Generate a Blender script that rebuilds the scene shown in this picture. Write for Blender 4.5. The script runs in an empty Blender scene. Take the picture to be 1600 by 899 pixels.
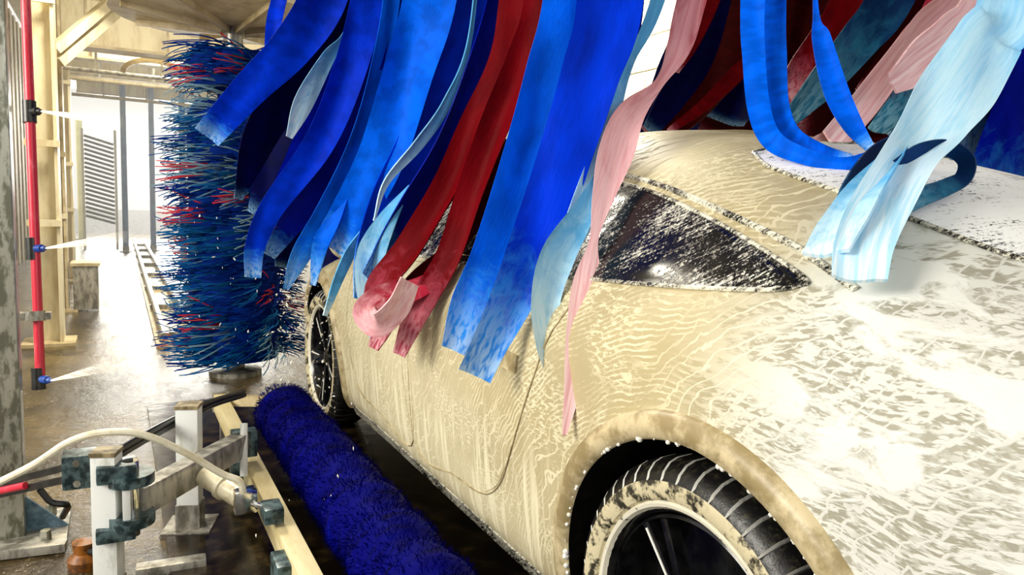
import bpy, bmesh, math, random
import numpy as np
from mathutils import Vector, Matrix
random.seed(7); rng = np.random.default_rng(7)
scn = bpy.context.scene
C = scn.collection

# ------------------------------------------------------------------ camera
FPX, IW, IH = 1150.0, 1600, 899
PITCH, ROLL, YAW, CAMH = math.radians(6.3), math.radians(2.0), math.radians(28.18), 1.2
_F = Vector((0, math.cos(PITCH), -math.sin(PITCH))); _U = Vector((0, math.sin(PITCH), math.cos(PITCH))); _R = Vector((1, 0, 0))
_R2 = _R*math.cos(ROLL) + _U*math.sin(ROLL); _U2 = _U*math.cos(ROLL) - _R*math.sin(ROLL)
_M = Matrix.Rotation(-YAW, 3, 'Z')
CF, CR, CU = _M @ _F, _M @ _R2, _M @ _U2
CAM = Vector((0, 0, CAMH))
cd = bpy.data.cameras.new('camera'); cam = bpy.data.objects.new('camera', cd); C.objects.link(cam)
cd.lens = 36.0*FPX/IW; cd.sensor_width = 36; cd.clip_end = 300; cd.clip_start = 0.02
mw = Matrix((CR, CU, -CF)).transposed().to_4x4(); mw.translation = CAM
cam.matrix_world = mw
scn.camera = cam

# ------------------------------------------------------------------ world, light, exposure
wd = bpy.data.worlds.new('world'); scn.world = wd; wd.use_nodes = True
bg = wd.node_tree.nodes['Background']
bg.inputs[0].default_value = (1.0, 0.97, 0.90, 1); bg.inputs[1].default_value = 0.85

def area(name, loc, target, sx, sy, power, col):
    l = bpy.data.lights.new(name, 'AREA'); l.shape = 'RECTANGLE'; l.size = sx; l.size_y = sy
    l.energy = power; l.color = col
    o = bpy.data.objects.new(name, l); C.objects.link(o); o.location = loc
    o.rotation_euler = (Vector(target)-Vector(loc)).to_track_quat('-Z', 'Y').to_euler()
    return o
area('daylight_side', (-4.2, 1.9, 2.9), (1.2, 2.4, 0.9), 2.6, 2.0, 270, (1.0, 0.95, 0.84))
area('daylight_entrance', (2.6, -3.6, 3.0), (1.4, 1.6, 0.8), 2.6, 2.2, 30, (0.93, 0.97, 1.0))
area('daylight_exit', (1.4, 24.5, 2.6), (0.6, 8.0, 0.8), 5.0, 3.0, 1000, (1.0, 0.97, 0.88))
scn.view_settings.view_transform = 'Standard'
scn.view_settings.look = 'None'
scn.view_settings.exposure = 0.3
scn.view_settings.gamma = 1.0
scn.view_settings.use_curve_mapping = False

# ------------------------------------------------------------------ helpers
def ray(px, py): return CF + CR*((px-IW/2)/FPX) - CU*((py-IH/2)/FPX)
def at(px, py, t):
    """a point of the place from a bearing and a distance; t < 0 means: where the bearing meets the plane X = -t"""
    d = ray(px, py)
    if t < 0: t = -t/d.x
    return CAM + d*t
def atz(px, py, z):
    d = ray(px, py); return CAM + d*((z-CAMH)/d.z)

WL = {}
def link(o, parent=None, loc=None):
    C.objects.link(o)
    if loc is not None: o.location = loc
    if parent is not None:
        o.parent = parent
        o.location = Vector(o.location) - WL[parent.name]
    WL[o.name] = Vector(o.location) + (WL[parent.name] if parent is not None else Vector((0, 0, 0)))
    return o
def tag(o, label=None, cat=None, group=None, kind=None):
    if label: o['label'] = label
    if cat: o['category'] = cat
    if group: o['group'] = group
    if kind: o['kind'] = kind
    return o
def thing(name, label, cat, loc=(0, 0, 0), group=None):
    return tag(link(bpy.data.objects.new(name, None), None, Vector(loc)), label, cat, group)

class MB:
    def __init__(s): s.v = []; s.f = []; s.uv = None; s.mi = []
    def add(s, vs, fs, mi=0):
        n = len(s.v); s.v += [tuple(p) for p in vs]; s.f += [tuple(i+n for i in f) for f in fs]; s.mi += [mi]*len(fs)
        return s
    def box(s, c, size, rot=None, bev=0.0, mi=0):
        bm = bmesh.new(); bmesh.ops.create_cube(bm, size=1)
        for v in bm.verts: v.co = Vector((v.co.x*size[0], v.co.y*size[1], v.co.z*size[2]))
        if bev > 0: bmesh.ops.bevel(bm, geom=bm.edges[:], offset=bev, segments=2, affect='EDGES', profile=0.7)
        m = (rot or Matrix.Identity(3)); c = Vector(c)
        bm.verts.index_update()
        s.add([m @ v.co + c for v in bm.verts], [[v.index for v in f.verts] for f in bm.faces], mi); bm.free()
        return s
    def bar(s, a, b, w, h, up=(0, 0, 1), bev=0.0, mi=0):
        a, b = Vector(a), Vector(b); d = b-a; L = d.length; y = d/L; x = y.cross(Vector(up)).normalized(); z = x.cross(y)
        return s.box((a+b)/2, (w, L, h), Matrix((x, y, z)).transposed(), bev, mi)
    def tube(s, pts, r, n=10, cap=True, mi=0):
        pts = [Vector(p) for p in pts]; rs = r if isinstance(r, (list, tuple)) else [r]*len(pts)
        vs = []; fs = []; prev = None
        for i, p in enumerate(pts):
            t = (pts[min(i+1, len(pts)-1)]-pts[max(i-1, 0)]).normalized()
            if prev is None: x = t.orthogonal().normalized()
            else: x = (prev - t*prev.dot(t)).normalized()
            prev = x; y = t.cross(x)
            for k in range(n):
                a = 2*math.pi*k/n; vs.append(p + (x*math.cos(a)+y*math.sin(a))*rs[i])
        for i in range(len(pts)-1):
            for k in range(n):
                fs.append((i*n+k, i*n+(k+1) % n, (i+1)*n+(k+1) % n, (i+1)*n+k))
        if cap: fs.append(tuple(range(n))[::-1]); fs.append(tuple((len(pts)-1)*n+k for k in range(n)))
        return s.add(vs, fs, mi)
    def lathe(s, prof, c, axis=(0, 0, 1), n=32, mi=0, close=False):
        """prof: list of (radius, height along axis)"""
        z = Vector(axis).normalized(); x = z.orthogonal().normalized(); y = z.cross(x); c = Vector(c); m = len(prof)
        vs = [c + z*h + (x*math.cos(2*math.pi*k/n)+y*math.sin(2*math.pi*k/n))*r for k in range(n) for r, h in prof]
        fs = [(k*m+j, ((k+1) % n)*m+j, ((k+1) % n)*m+j+1, k*m+j+1) for k in range(n) for j in range(m-1)]
        if close: fs += [(k*m+m-1, ((k+1) % n)*m+m-1, ((k+1) % n)*m, k*m) for k in range(n)]
        return s.add(vs, fs, mi)
    def mesh(s, name, mats, smooth=None):
        me = bpy.data.meshes.new(name); me.from_pydata(s.v, [], s.f)
        for m in (mats if isinstance(mats, (list, tuple)) else [mats]): me.materials.append(m)
        if any(s.mi): me.polygons.foreach_set('material_index', s.mi)
        me.validate(); me.update()
        bm = bmesh.new(); bm.from_mesh(me); bmesh.ops.recalc_face_normals(bm, faces=bm.faces[:]); bm.to_mesh(me); bm.free()
        if smooth is not None:
            me.polygons.foreach_set('use_smooth', [True]*len(me.polygons)); me.set_sharp_from_angle(angle=math.radians(smooth))
        return me
    def build(s, name, mats, parent=None, smooth=35):
        return link(bpy.data.objects.new(name, s.mesh(name, mats, smooth)), parent, Vector((0, 0, 0)))

def pchip(xs, ys, x):
    xs = np.asarray(xs, float); ys = np.asarray(ys, float); x = np.clip(np.asarray(x, float), xs[0], xs[-1])
    h = np.diff(xs); d = np.diff(ys)/h; m = np.zeros_like(ys)
    m[0] = d[0]; m[-1] = d[-1]
    for i in range(1, len(xs)-1):
        if d[i-1]*d[i] > 0:
            w1 = 2*h[i]+h[i-1]; w2 = h[i]+2*h[i-1]; m[i] = (w1+w2)/(w1/d[i-1]+w2/d[i])
    i = np.clip(np.searchsorted(xs, x, side='right')-1, 0, len(xs)-2); t = (x-xs[i])/h[i]
    return ((2*t**3-3*t**2+1)*ys[i] + (t**3-2*t**2+t)*h[i]*m[i] + (-2*t**3+3*t**2)*ys[i+1] + (t**3-t**2)*h[i]*m[i+1])
def crom(P, n):
    """Catmull-Rom through rows of P, n samples per span"""
    P = np.asarray(P, float); Q = np.vstack([2*P[0]-P[1], P, 2*P[-1]-P[-2]]); out = []
    for i in range(1, len(Q)-2):
        for k in range(n):
            t = k/n; a, b, c, d = Q[i-1], Q[i], Q[i+1], Q[i+2]
            out.append(0.5*((2*b)+(c-a)*t+(2*a-5*b+4*c-d)*t*t+(3*b-a-3*c+d)*t**3))
    out.append(P[-1]); return np.array(out)

# ------------------------------------------------------------------ materials
class NT:
    def __init__(s, name):
        s.m = bpy.data.materials.new(name); s.m.use_nodes = True; s.t = s.m.node_tree; s.n = s.t.nodes; s.l = s.t.links
        s.b = s.n['Principled BSDF']; s.out = s.n['Material Output']
        s._tc = None
    def new(s, typ, ins=None, **kw):
        nd = s.n.new(typ)
        for k, v in kw.items(): setattr(nd, k, v)
        for k, v in (ins or {}).items(): s.put(nd.inputs[k], v)
        return nd
    def put(s, sock, v):
        if isinstance(v, bpy.types.NodeSocket): s.l.new(v, sock)
        elif isinstance(v, (tuple, list)) and len(v) == 3 and sock.type == 'RGBA': sock.default_value = (*v, 1)
        else: sock.default_value = v
    def tc(s, which='Object'):
        if s._tc is None: s._tc = s.n.new('ShaderNodeTexCoord')
        return s._tc.outputs[which]
    def mapv(s, vec, scale=(1, 1, 1), rot=(0, 0, 0), loc=(0, 0, 0)):
        return s.new('ShaderNodeMapping', {'Vector': vec, 'Scale': scale, 'Rotation': rot, 'Location': loc}).outputs[0]
    def noise(s, vec, scale, detail=3, rough=0.55, dist=0.0):
        return s.new('ShaderNodeTexNoise', {'Vector': vec, 'Scale': scale, 'Detail': detail, 'Roughness': rough, 'Distortion': dist}).outputs[0]
    def noisec(s, vec, scale, detail=2):
        return s.new('ShaderNodeTexNoise', {'Vector': vec, 'Scale': scale, 'Detail': detail}).outputs[1]
    def ramp(s, fac, a, b, lo=0.0, hi=1.0):
        return s.new('ShaderNodeMapRange', {0: fac, 1: a, 2: b, 3: lo, 4: hi}, interpolation_type='SMOOTHSTEP').outputs[0]
    def math(s, op, a, b=0.0, clamp=False):
        return s.new('ShaderNodeMath', {0: a, 1: b}, operation=op, use_clamp=clamp).outputs[0]
    def mix(s, fac, a, b):
        nd = s.n.new('ShaderNodeMix'); nd.data_type = 'RGBA'
        s.put(nd.inputs[0], fac); s.put(nd.inputs[6], a); s.put(nd.inputs[7], b); return nd.outputs[2]
    def vadd(s, a, b, op='ADD'):
        return s.new('ShaderNodeVectorMath', {0: a, 1: b}, operation=op).outputs[0]
    def sep(s, v): return s.new('ShaderNodeSeparateXYZ', {0: v}).outputs
    def bump(s, h, strength=0.3, dist=0.01):
        s.l.new(s.new('ShaderNodeBump', {'Height': h, 'Strength': strength, 'Distance': dist}).outputs[0], s.b.inputs['Normal'])
    def set(s, col=None, rough=None, metal=None, spec=None):
        if col is not None: s.put(s.b.inputs['Base Color'], col)
        if rough is not None: s.put(s.b.inputs['Roughness'], rough)
        if metal is not None: s.put(s.b.inputs['Metallic'], metal)
        if spec is not None: s.put(s.b.inputs['Specular IOR Level'], spec)
        return s

def worn(name, c1, c2, scale=12, rough=0.45, metal=0.0, lo=0.42, hi=0.62, stretch=(1, 1, 1), bump=0.15, spec=0.5):
    t = NT(name); v = t.mapv(t.tc(), stretch); n = t.noise(v, scale, 6, 0.65)
    t.set(t.mix(t.ramp(n, lo, hi), c1, c2), rough, metal, spec); t.bump(n, bump, 0.004); return t.m

def mat_strip(name, base, light, tip, rough=0.5):
    t = NT(name); uv = t.tc('UV'); u = t.sep(uv)
    ob = t.new('ShaderNodeObjectInfo').outputs['Random']
    v = t.vadd(t.mapv(uv, (1.6, 5.0, 1)), t.new('ShaderNodeCombineXYZ', {0: t.math('MULTIPLY', ob, 37.0), 1: t.math('MULTIPLY', ob, 11.0)}).outputs[0])
    n = t.noise(v, 1.3, 6, 0.62, 0.8); n2 = t.noise(t.mapv(v, (3.2, 0.9, 1)), 2.0, 3, 0.55, 0.5)
    e = t.math('ADD', u[1], t.math('MULTIPLY', t.math('SUBTRACT', n, 0.5), 1.5))       # 0 at the wet end, 1 where the suds stop
    e2 = t.math('ADD', u[1], t.math('MULTIPLY', t.math('SUBTRACT', n2, 0.5), 1.3))
    soft = t.ramp(e, 1.0, 0.2); hard = t.math('MULTIPLY', t.math('MULTIPLY', t.ramp(e2, 0.75, 0.0), t.ramp(n2, 0.35, 0.72)), 0.9)
    wet = t.ramp(t.noise(t.mapv(v, (0.9, 0.35, 1)), 1.0, 3, 0.5), 0.38, 0.62)
    c = t.mix(t.math('MULTIPLY', wet, 0.45), base, tuple(q*0.35 for q in base))
    c = t.mix(t.math('MULTIPLY', soft, 0.8), c, light); c = t.mix(hard, c, tip)
    t.set(c, rough, 0.0, 0.03)
    t.bump(t.math('ADD', n2, t.math('MULTIPLY', n, 0.6)), 0.15, 0.012); return t.m
S = {  # azure to navy: one blue cloth, lit to turned away, toned in its colour
 'azure': mat_strip('lit_blue_foam_cloth', (0.0, 0.125, 0.90), (0.03, 0.30, 0.85), (0.62, 0.82, 0.98)),
 'blue': mat_strip('blue_foam_cloth', (0.0, 0.035, 0.70), (0.03, 0.27, 0.80), (0.58, 0.80, 0.96)),
 'royal': mat_strip('half_shaded_blue_foam_cloth', (0.0, 0.006, 0.34), (0.015, 0.16, 0.60), (0.45, 0.72, 0.95)),
 'navy': mat_strip('shaded_blue_foam_cloth', (0.0, 0.001, 0.055), (0.01, 0.06, 0.20), (0.35, 0.60, 0.80)),  # blue cloth turned from the light, its shade put into the colour
 'red': mat_strip('red_foam_cloth', (0.15, 0.001, 0.004), (0.40, 0.06, 0.10), (0.88, 0.52, 0.56)),
 'maroon': mat_strip('shaded_red_foam_cloth', (0.040, 0.0004, 0.001), (0.20, 0.015, 0.03), (0.75, 0.40, 0.45)),  # red cloth again, with the shade between strips put into the colour
 'pink': mat_strip('sudsy_pink_foam_cloth', (0.42, 0.02, 0.05), (0.86, 0.50, 0.54), (0.97, 0.80, 0.82)),
 'pale': mat_strip('sudsy_pale_blue_cloth', (0.12, 0.46, 0.85), (0.48, 0.78, 0.95), (0.93, 0.97, 1.0)),
 'teal': mat_strip('teal_foam_cloth', (0.004, 0.03, 0.12), (0.02, 0.16, 0.28), (0.25, 0.50, 0.62)),
}

def car_foam():
    t = NT('sudsy_cream_paint'); P = t.tc(); x, y, z = t.sep(P)
    Pd = t.vadd(P, t.vadd(t.noisec(P, 2.2), (0.26, 0.26, 0.26), 'MULTIPLY'))
    Pd2 = t.vadd(P, t.vadd(t.noisec(P, 6.0), (0.06, 0.06, 0.06), 'MULTIPLY'))
    big = t.noise(Pd, 1.7, 4, 0.55)
    # combed arcs left by the cloths, sweeping round the wheel arch
    q = t.mapv(Pd2, (0.3, 1, 1), loc=(0, -0.98, -0.1))
    w1 = t.new('ShaderNodeTexWave', {'Vector': q, 'Scale': 24, 'Distortion': 1.6, 'Detail': 3, 'Detail Scale': 2.5}, wave_type='RINGS', rings_direction='X').outputs[1]
    w2 = t.new('ShaderNodeTexWave', {'Vector': t.mapv(Pd, (0.4, 1, 1), (0.9, 0, 0)), 'Scale': 9, 'Distortion': 9, 'Detail': 3, 'Detail Scale': 1.5}, wave_type='BANDS', bands_direction='Z').outputs[1]
    brk = t.ramp(t.noise(Pd2, 9, 4, 0.7), 0.40, 0.60)
    comb = t.math('MAXIMUM', t.math('MULTIPLY', t.math('MULTIPLY', t.ramp(w1, 0.55, 0.95), brk), t.ramp(big, 0.40, 0.55)), t.math('MULTIPLY', t.math('MULTIPLY', t.ramp(w2, 0.86, 0.99), 0.9), t.ramp(big, 0.60, 0.45)))
    # run-down streaks low on the doors
    drip = t.ramp(t.noise(t.mapv(P, (6, 34, 2.6)), 1.0, 3, 0.5, 0.6), 0.47, 0.64)
    low = t.ramp(t.math('ADD', z, t.math('MULTIPLY', t.noise(P, 5, 2), 0.3)), 0.80, 0.60)
    drip = t.math('MULTIPLY', drip, low)
    # clotted suds behind the rear wheel
    clot = t.noise(t.mapv(Pd2, (3, 2.2, 6)), 2.0, 5, 0.62, 0.5)
    back = t.ramp(t.math('SUBTRACT', y, t.math('MULTIPLY', z, 0.12)), 1.02, 0.62)
    clot = t.math('MULTIPLY', t.ramp(clot, 0.47, 0.55), back)
    # bubbles
    spk = t.ramp(t.noise(t.mapv(P, (70, 45, 130)), 1.0, 2, 0.5), 0.50, 0.60)
    spk = t.math('MULTIPLY', spk, t.ramp(t.noise(P, 3.3, 3), 0.46, 0.58))
    hgt = t.ramp(t.math('ADD', z, t.math('MULTIPLY', t.noise(Pd, 2, 2), 0.12)), 0.78, 0.66)
    wash = t.math('MULTIPLY', t.ramp(y, 0.95, 0.6), t.math('MULTIPLY', hgt, 0.6))
    lin = t.ramp(t.noise(t.mapv(Pd2, (8, 26, 150)), 1.0, 3, 0.6), 0.46, 0.56)
    wash = t.math('MAXIMUM', t.math('MULTIPLY', wash, 0.6), t.math('MULTIPLY', t.math('MULTIPLY', lin, 0.75), t.ramp(y, 1.15, 0.8)))
    f = t.math('MAXIMUM', t.math('MAXIMUM', t.math('MULTIPLY', comb, 0.75), t.math('MULTIPLY', drip, 0.85)), t.math('MAXIMUM', t.math('MULTIPLY', clot, 0.9), t.math('MAXIMUM', t.math('MULTIPLY', spk, 0.7), wash)))
    paint = t.mix(t.ramp(t.noise(Pd, 1.3, 3), 0.35, 0.65), (0.45, 0.38, 0.22), (0.62, 0.55, 0.36))
    paint = t.mix(back, paint, (0.34, 0.325, 0.26))  # rear paint coloured darker to hold back the overbright light there
    foam = t.mix(back, (0.82, 0.76, 0.54), (0.78, 0.79, 0.76))
    t.set(t.mix(f, paint, foam), t.ramp(f, 0, 1, 0.42, 0.7), 0.0, 0.18)
    t.bump(t.math('ADD', f, t.math('MULTIPLY', spk, 0.4)), 0.25, 0.008); return t.m
def glass_foam(name, lo, hi, dens, white):
    t = NT(name); P = t.tc(); Pd = t.vadd(P, t.vadd(t.noisec(P, 5.0), (0.05, 0.05, 0.05), 'MULTIPLY'))
    st = t.noise(t.mapv(t.mapv(Pd, (1, 1, 1), (math.radians(30), 0, 0)), (3, 9, 110)), 1.3, 5, 0.75, 0.3)
    sp = t.noise(t.mapv(P, (90, 150, 150)), 1.0, 3, 0.75); pat = t.noise(Pd, 7, 4, 0.6)
    k = t.math('ADD', t.math('MULTIPLY', st, 0.38), t.math('ADD', t.math('MULTIPLY', sp, 0.36), t.math('MULTIPLY', pat, dens)))
    f = t.ramp(k, lo, hi)
    t.set(t.mix(f, (0.004, 0.004, 0.005), white), t.ramp(f, 0, 1, 0.15, 0.6), 0, 0.3); t.bump(f, 0.25, 0.004); return t.m
def wet_floor():
    t = NT('wet_concrete'); P = t.tc(); n = t.noise(P, 1.1, 5, 0.6); n2 = t.noise(P, 26, 5, 0.75); n3 = t.noise(t.mapv(P, (2, 0.6, 1)), 3, 4, 0.6)
    c = t.mix(t.ramp(n, 0.35, 0.65), (0.032, 0.019, 0.005), (0.12, 0.082, 0.03))
    c = t.mix(t.math('MULTIPLY', t.ramp(n2, 0.56, 0.68), 0.5), c, (0.45, 0.38, 0.24))
    c = t.mix(t.ramp(t.math('MULTIPLY', n2, n3), 0.16, 0.10), c, (0.02, 0.013, 0.006))
    gr = t.ramp(t.noise(t.mapv(P, (1, 1, 1), loc=(3.1, 1.7, 0)), 2.3, 6, 0.7), 0.52, 0.60)
    c = t.mix(t.math('MULTIPLY', gr, 0.85), c, (0.010, 0.006, 0.002))
    wsp = t.ramp(t.noise(P, 75, 3, 0.7), 0.63, 0.70); c = t.mix(t.math('MULTIPLY', wsp, 0.6), c, (0.60, 0.55, 0.42))
    t.set(c, t.ramp(n3, 0.3, 0.7, 0.08, 0.30), 0, 0.5); t.bump(t.math('ADD', n2, t.math('MULTIPLY', n3, 1.5)), 0.4, 0.014); return t.m
def bristle_mat(name, c1, c2, c3, vec=(3, 3, 40), scale=1.2):
    t = NT(name); P = t.tc(); a = t.noise(t.mapv(P, vec), scale, 5, 0.65, 0.3)
    c = t.mix(t.ramp(a, 0.36, 0.52), c1, c2); c = t.mix(t.ramp(a, 0.60, 0.72), c, c3)
    t.set(c, 0.65, 0, 0.04); t.bump(a, 0.35, 0.02); return t.m

M = {}
M['paint'] = car_foam()
M['glass'] = glass_foam('sudsy_black_glass', 0.535, 0.64, 0.32, (0.80, 0.78, 0.70))
M['rearglass'] = glass_foam('foam_covered_glass', 0.43, 0.50, 0.32, (0.93, 0.94, 0.95))
M['trimfoam'] = glass_foam('foam_flecked_black_trim', 0.46, 0.60, 0.32, (0.85, 0.82, 0.68))
M['archtrim'] = worn('foam_smeared_tan_cladding', (0.30, 0.23, 0.11), (0.62, 0.52, 0.32), 14, 0.4, 0, 0.36, 0.6, (1, 1, 1), 0.3)
M['foam'] = worn('white_suds', (0.95, 0.94, 0.88), (0.80, 0.78, 0.66), 40, 0.7, 0, 0.45, 0.7, (1, 1, 1), 0.6)
M['well'] = worn('black_wheel_well', (0.003, 0.003, 0.003), (0.010, 0.009, 0.007), 20, 0.8, 0, spec=0.1)
M['rubber'] = worn('wet_black_rubber', (0.006, 0.006, 0.006), (0.05, 0.045, 0.025), 60, 0.3, 0, 0.5, 0.75, (1, 1, 1), 0.4)
M['sidewall'] = worn('foam_covered_sidewall', (0.03, 0.026, 0.015), (0.62, 0.55, 0.36), 30, 0.5, 0, 0.42, 0.54, (1, 1, 1), 0.5)
M['gloss'] = worn('gloss_black_alloy', (0.004, 0.004, 0.005), (0.012, 0.012, 0.012), 20, 0.12)
M['lip'] = worn('foam_ringed_alloy_lip', (0.80, 0.76, 0.62), (0.04, 0.04, 0.035), 30, 0.3, 0, 0.58, 0.66)
M['lamp'] = worn('red_lamp_lens', (0.25, 0.005, 0.005), (0.35, 0.02, 0.02), 20, 0.15)
M['floor'] = wet_floor()
M['shadeplate'] = worn('shade_dark_trench_plate', (0.010, 0.006, 0.003), (0.075, 0.05, 0.018), 11, 0.18, 0, 0.45, 0.75, (1, 1, 1), 0.5)  # trench plate colour, dark to stand in for shade under the car
M['wallpaint'] = worn('cream_wall_panel', (0.80, 0.77, 0.64), (0.86, 0.84, 0.76), 4, 0.5)
M['joint'] = worn('grey_panel_joint', (0.36, 0.34, 0.28), (0.42, 0.40, 0.34), 4, 0.8)
M['leftwall'] = worn('tan_corrugated_wall', (0.42, 0.34, 0.20), (0.62, 0.54, 0.36), 3, 0.6)
M['ceil'] = worn('cream_roof_deck', (0.72, 0.66, 0.48), (0.80, 0.75, 0.58), 3, 0.6)
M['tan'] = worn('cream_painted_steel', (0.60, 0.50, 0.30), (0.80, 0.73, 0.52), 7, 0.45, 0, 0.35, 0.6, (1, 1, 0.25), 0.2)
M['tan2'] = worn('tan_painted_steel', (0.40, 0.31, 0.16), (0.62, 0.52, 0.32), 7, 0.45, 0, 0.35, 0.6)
M['galv'] = worn('speckled_galvanised_steel', (0.20, 0.20, 0.15), (0.50, 0.50, 0.42), 34, 0.30, 0.55, 0.44, 0.58, (1, 1, 0.35), 0.3)
M['steel'] = worn('wet_grey_steel', (0.16, 0.15, 0.12), (0.48, 0.46, 0.40), 18, 0.32, 0.35, 0.38, 0.62, (1, 1, 0.4), 0.3)
M['white'] = worn('white_painted_steel', (0.80, 0.82, 0.80), (0.50, 0.50, 0.42), 16, 0.35, 0, 0.52, 0.72, (1, 1, 0.5), 0.2)
M['rail'] = worn('cream_painted_rail', (0.62, 0.50, 0.24), (0.80, 0.70, 0.42), 14, 0.4, 0, 0.35, 0.6, (1, 0.2, 1), 0.2)
M['brown'] = worn('dirty_brown_sleeve', (0.12, 0.09, 0.04), (0.34, 0.27, 0.15), 24, 0.5, 0, 0.4, 0.6, (1, 1, 0.2))
M['tealmetal'] = worn('teal_grey_casting', (0.008, 0.022, 0.026), (0.10, 0.16, 0.17), 34, 0.32, 0.2, 0.4, 0.62)
M['bluemetal'] = worn('blue_grey_gusset', (0.05, 0.11, 0.16), (0.16, 0.26, 0.34), 14, 0.4)
M['black'] = worn('black_plastic', (0.006, 0.006, 0.006), (0.02, 0.02, 0.018), 20, 0.3)
M['redpipe'] = worn('red_plastic_pipe', (0.62, 0.02, 0.05), (0.75, 0.16, 0.20), 20, 0.3, 0, 0.5, 0.72, (1, 1, 0.3))
M['bluecap'] = worn('blue_spray_tip', (0.01, 0.05, 0.30), (0.03, 0.10, 0.45), 20, 0.3)
M['hose'] = worn('white_air_hose', (0.80, 0.76, 0.60), (0.66, 0.60, 0.42), 20, 0.35)
M['cyl'] = worn('cream_cylinder_body', (0.78, 0.72, 0.52), (0.52, 0.45, 0.28), 22, 0.3, 0, 0.48, 0.66)
M['chrome'] = worn('bright_chrome', (0.75, 0.75, 0.72), (0.55, 0.55, 0.52), 20, 0.12, 1.0)
M['bluepipe'] = worn('blue_painted_pipe', (0.01, 0.09, 0.36), (0.03, 0.20, 0.50), 5, 0.35)
M['greenpipe'] = worn('yellow_green_pipe', (0.50, 0.55, 0.18), (0.62, 0.64, 0.30), 5, 0.4)
M['slat'] = worn('dark_olive_slat', (0.03, 0.032, 0.015), (0.06, 0.06, 0.03), 5, 0.5)
M['rust'] = worn('rusty_orange_fitting', (0.30, 0.10, 0.01), (0.08, 0.03, 0.01), 26, 0.4)
M['rocker'] = bristle_mat('deep_blue_bristles', (0.0, 0.0, 0.04), (0.0, 0.0005, 0.12), (0.0, 0.003, 0.21), (9, 26, 9), 1.0)
M['wrap'] = bristle_mat('soapy_blue_ribbon', (0.0, 0.02, 0.10), (0.003, 0.09, 0.28), (0.06, 0.24, 0.44), (6, 6, 60), 1.2)
M['wrap2'] = bristle_mat('deep_blue_ribbon', (0.0, 0.003, 0.06), (0.0, 0.02, 0.20), (0.02, 0.12, 0.32), (6, 6, 60), 1.2)
M['wrapgrey'] = bristle_mat('sudsy_grey_blue_ribbon', (0.04, 0.12, 0.24), (0.16, 0.28, 0.36), (0.42, 0.50, 0.52), (6, 2, 40), 1.2)
M['wrapred'] = bristle_mat('red_ribbon', (0.30, 0.01, 0.02), (0.50, 0.03, 0.05), (0.55, 0.16, 0.16), (6, 2, 40), 1.2)
def spray_mat():
    t = NT('fine_water_spray'); tr = t.new('ShaderNodeBsdfTransparent'); df = t.new('ShaderNodeBsdfTranslucent', {'Color': (0.95, 0.95, 0.92)})
    d2 = t.new('ShaderNodeBsdfDiffuse', {'Color': (0.95, 0.95, 0.92)}); ad = t.new('ShaderNodeAddShader', {0: df.outputs[0], 1: d2.outputs[0]})
    n = t.noise(t.mapv(t.tc(), (3, 3, 30)), 3, 4, 0.7); uvn = t.math('MULTIPLY', t.ramp(n, 0.30, 0.75, 0.25, 0.8), t.new('ShaderNodeAttribute', attribute_name='fade').outputs['Fac'])
    mx = t.new('ShaderNodeMixShader', {0: uvn}); t.l.new(tr.outputs[0], mx.inputs[1]); t.l.new(ad.outputs[0], mx.inputs[2])
    t.l.new(mx.outputs[0], t.out.inputs[0]); return t.m
M['spray'] = spray_mat()
_t = NT('added_fill_tube'); _t.put(_t.b.inputs['Emission Color'], (1.0, .95, .82)); _t.put(_t.b.inputs['Emission Strength'], 6.0); M['lit'] = _t.m  # glow of the added fill lamps

# ------------------------------------------------------------------ the setting
def struct(mb, name, mat, smooth=None): return tag(mb.build(name, mat, None, smooth), kind='structure')
struct(MB().box((4, 14, -0.05), (60, 90, 0.1)), 'floor', M['floor'])
struct(MB().box((1.6, 11.4, 4.05), (6.0, 25.2, 0.1)), 'ceiling', M['ceil'])
wr = struct(MB().box((4.45, 11.4, 2.0), (0.2, 25.2, 4.0)), 'wall_right', M['joint'])
pm = MB().box((0, 0, 0), (0.04, 1.186, 0.296), None, 0.006).mesh('wall_panel', M['wallpaint'], 35)
for r in range(13):
    for k in range(17):
        o = bpy.data.objects.new('wall_panel', pm); link(o, wr, Vector((4.34, -0.4 + k*1.2 + (0.6 if r % 2 else 0), 0.16 + r*0.31)))
wl = MB()
for k in range(70): wl.box((-1.5, 5.0 + k*0.26, 2.0), (0.06 if k % 2 else 0.12, 0.262, 4.0))
struct(wl, 'wall_left', M['leftwall'])

# columns of the frame along the near side
def column(x, y, w, d, h, label, mat, flange=True):
    t = thing('steel_column', label, 'column', (x, y, 0), 'steel columns of the tunnel frame')
    b = MB().box((x-w/2+0.012, y, h/2), (0.024, d, h)).box((x+w/2-0.012, y, h/2), (0.024, d, h)).box((x, y, h/2), (w, 0.02, h))
    b.build('post', mat, t, None)
    p = MB().box((x, y, 0.012), (w+0.16, d+0.12, 0.024))
    p.build('base_plate', M['tan2'], t, None)
    for z in (0.95, 1.55, 2.6): 
        MB().box((x, y-d/2-0.01, z), (w+0.03, 0.03, 0.05)).build('collar', M['tan'], t, None)
    return t
c2 = column(-0.50, 6.75, 0.20, 0.24, 4.0, 'cream steel column with two diagonal braces behind the red pipe', M['tan'])
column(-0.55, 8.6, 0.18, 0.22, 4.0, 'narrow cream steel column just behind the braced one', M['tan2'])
column(-0.62, 11.5, 0.18, 0.22, 4.0, 'pale far steel column close to the yellow-green pole', M['tan'])
for (a, b) in ((at(84, 78, 5.95), at(185, -8, 6.4)), (at(90, 98, 6.0), at(178, 22, 6.45))):
    MB().bar(a, b, 0.10, 0.07).build('brace', M['tan'], c2, None)
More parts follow.
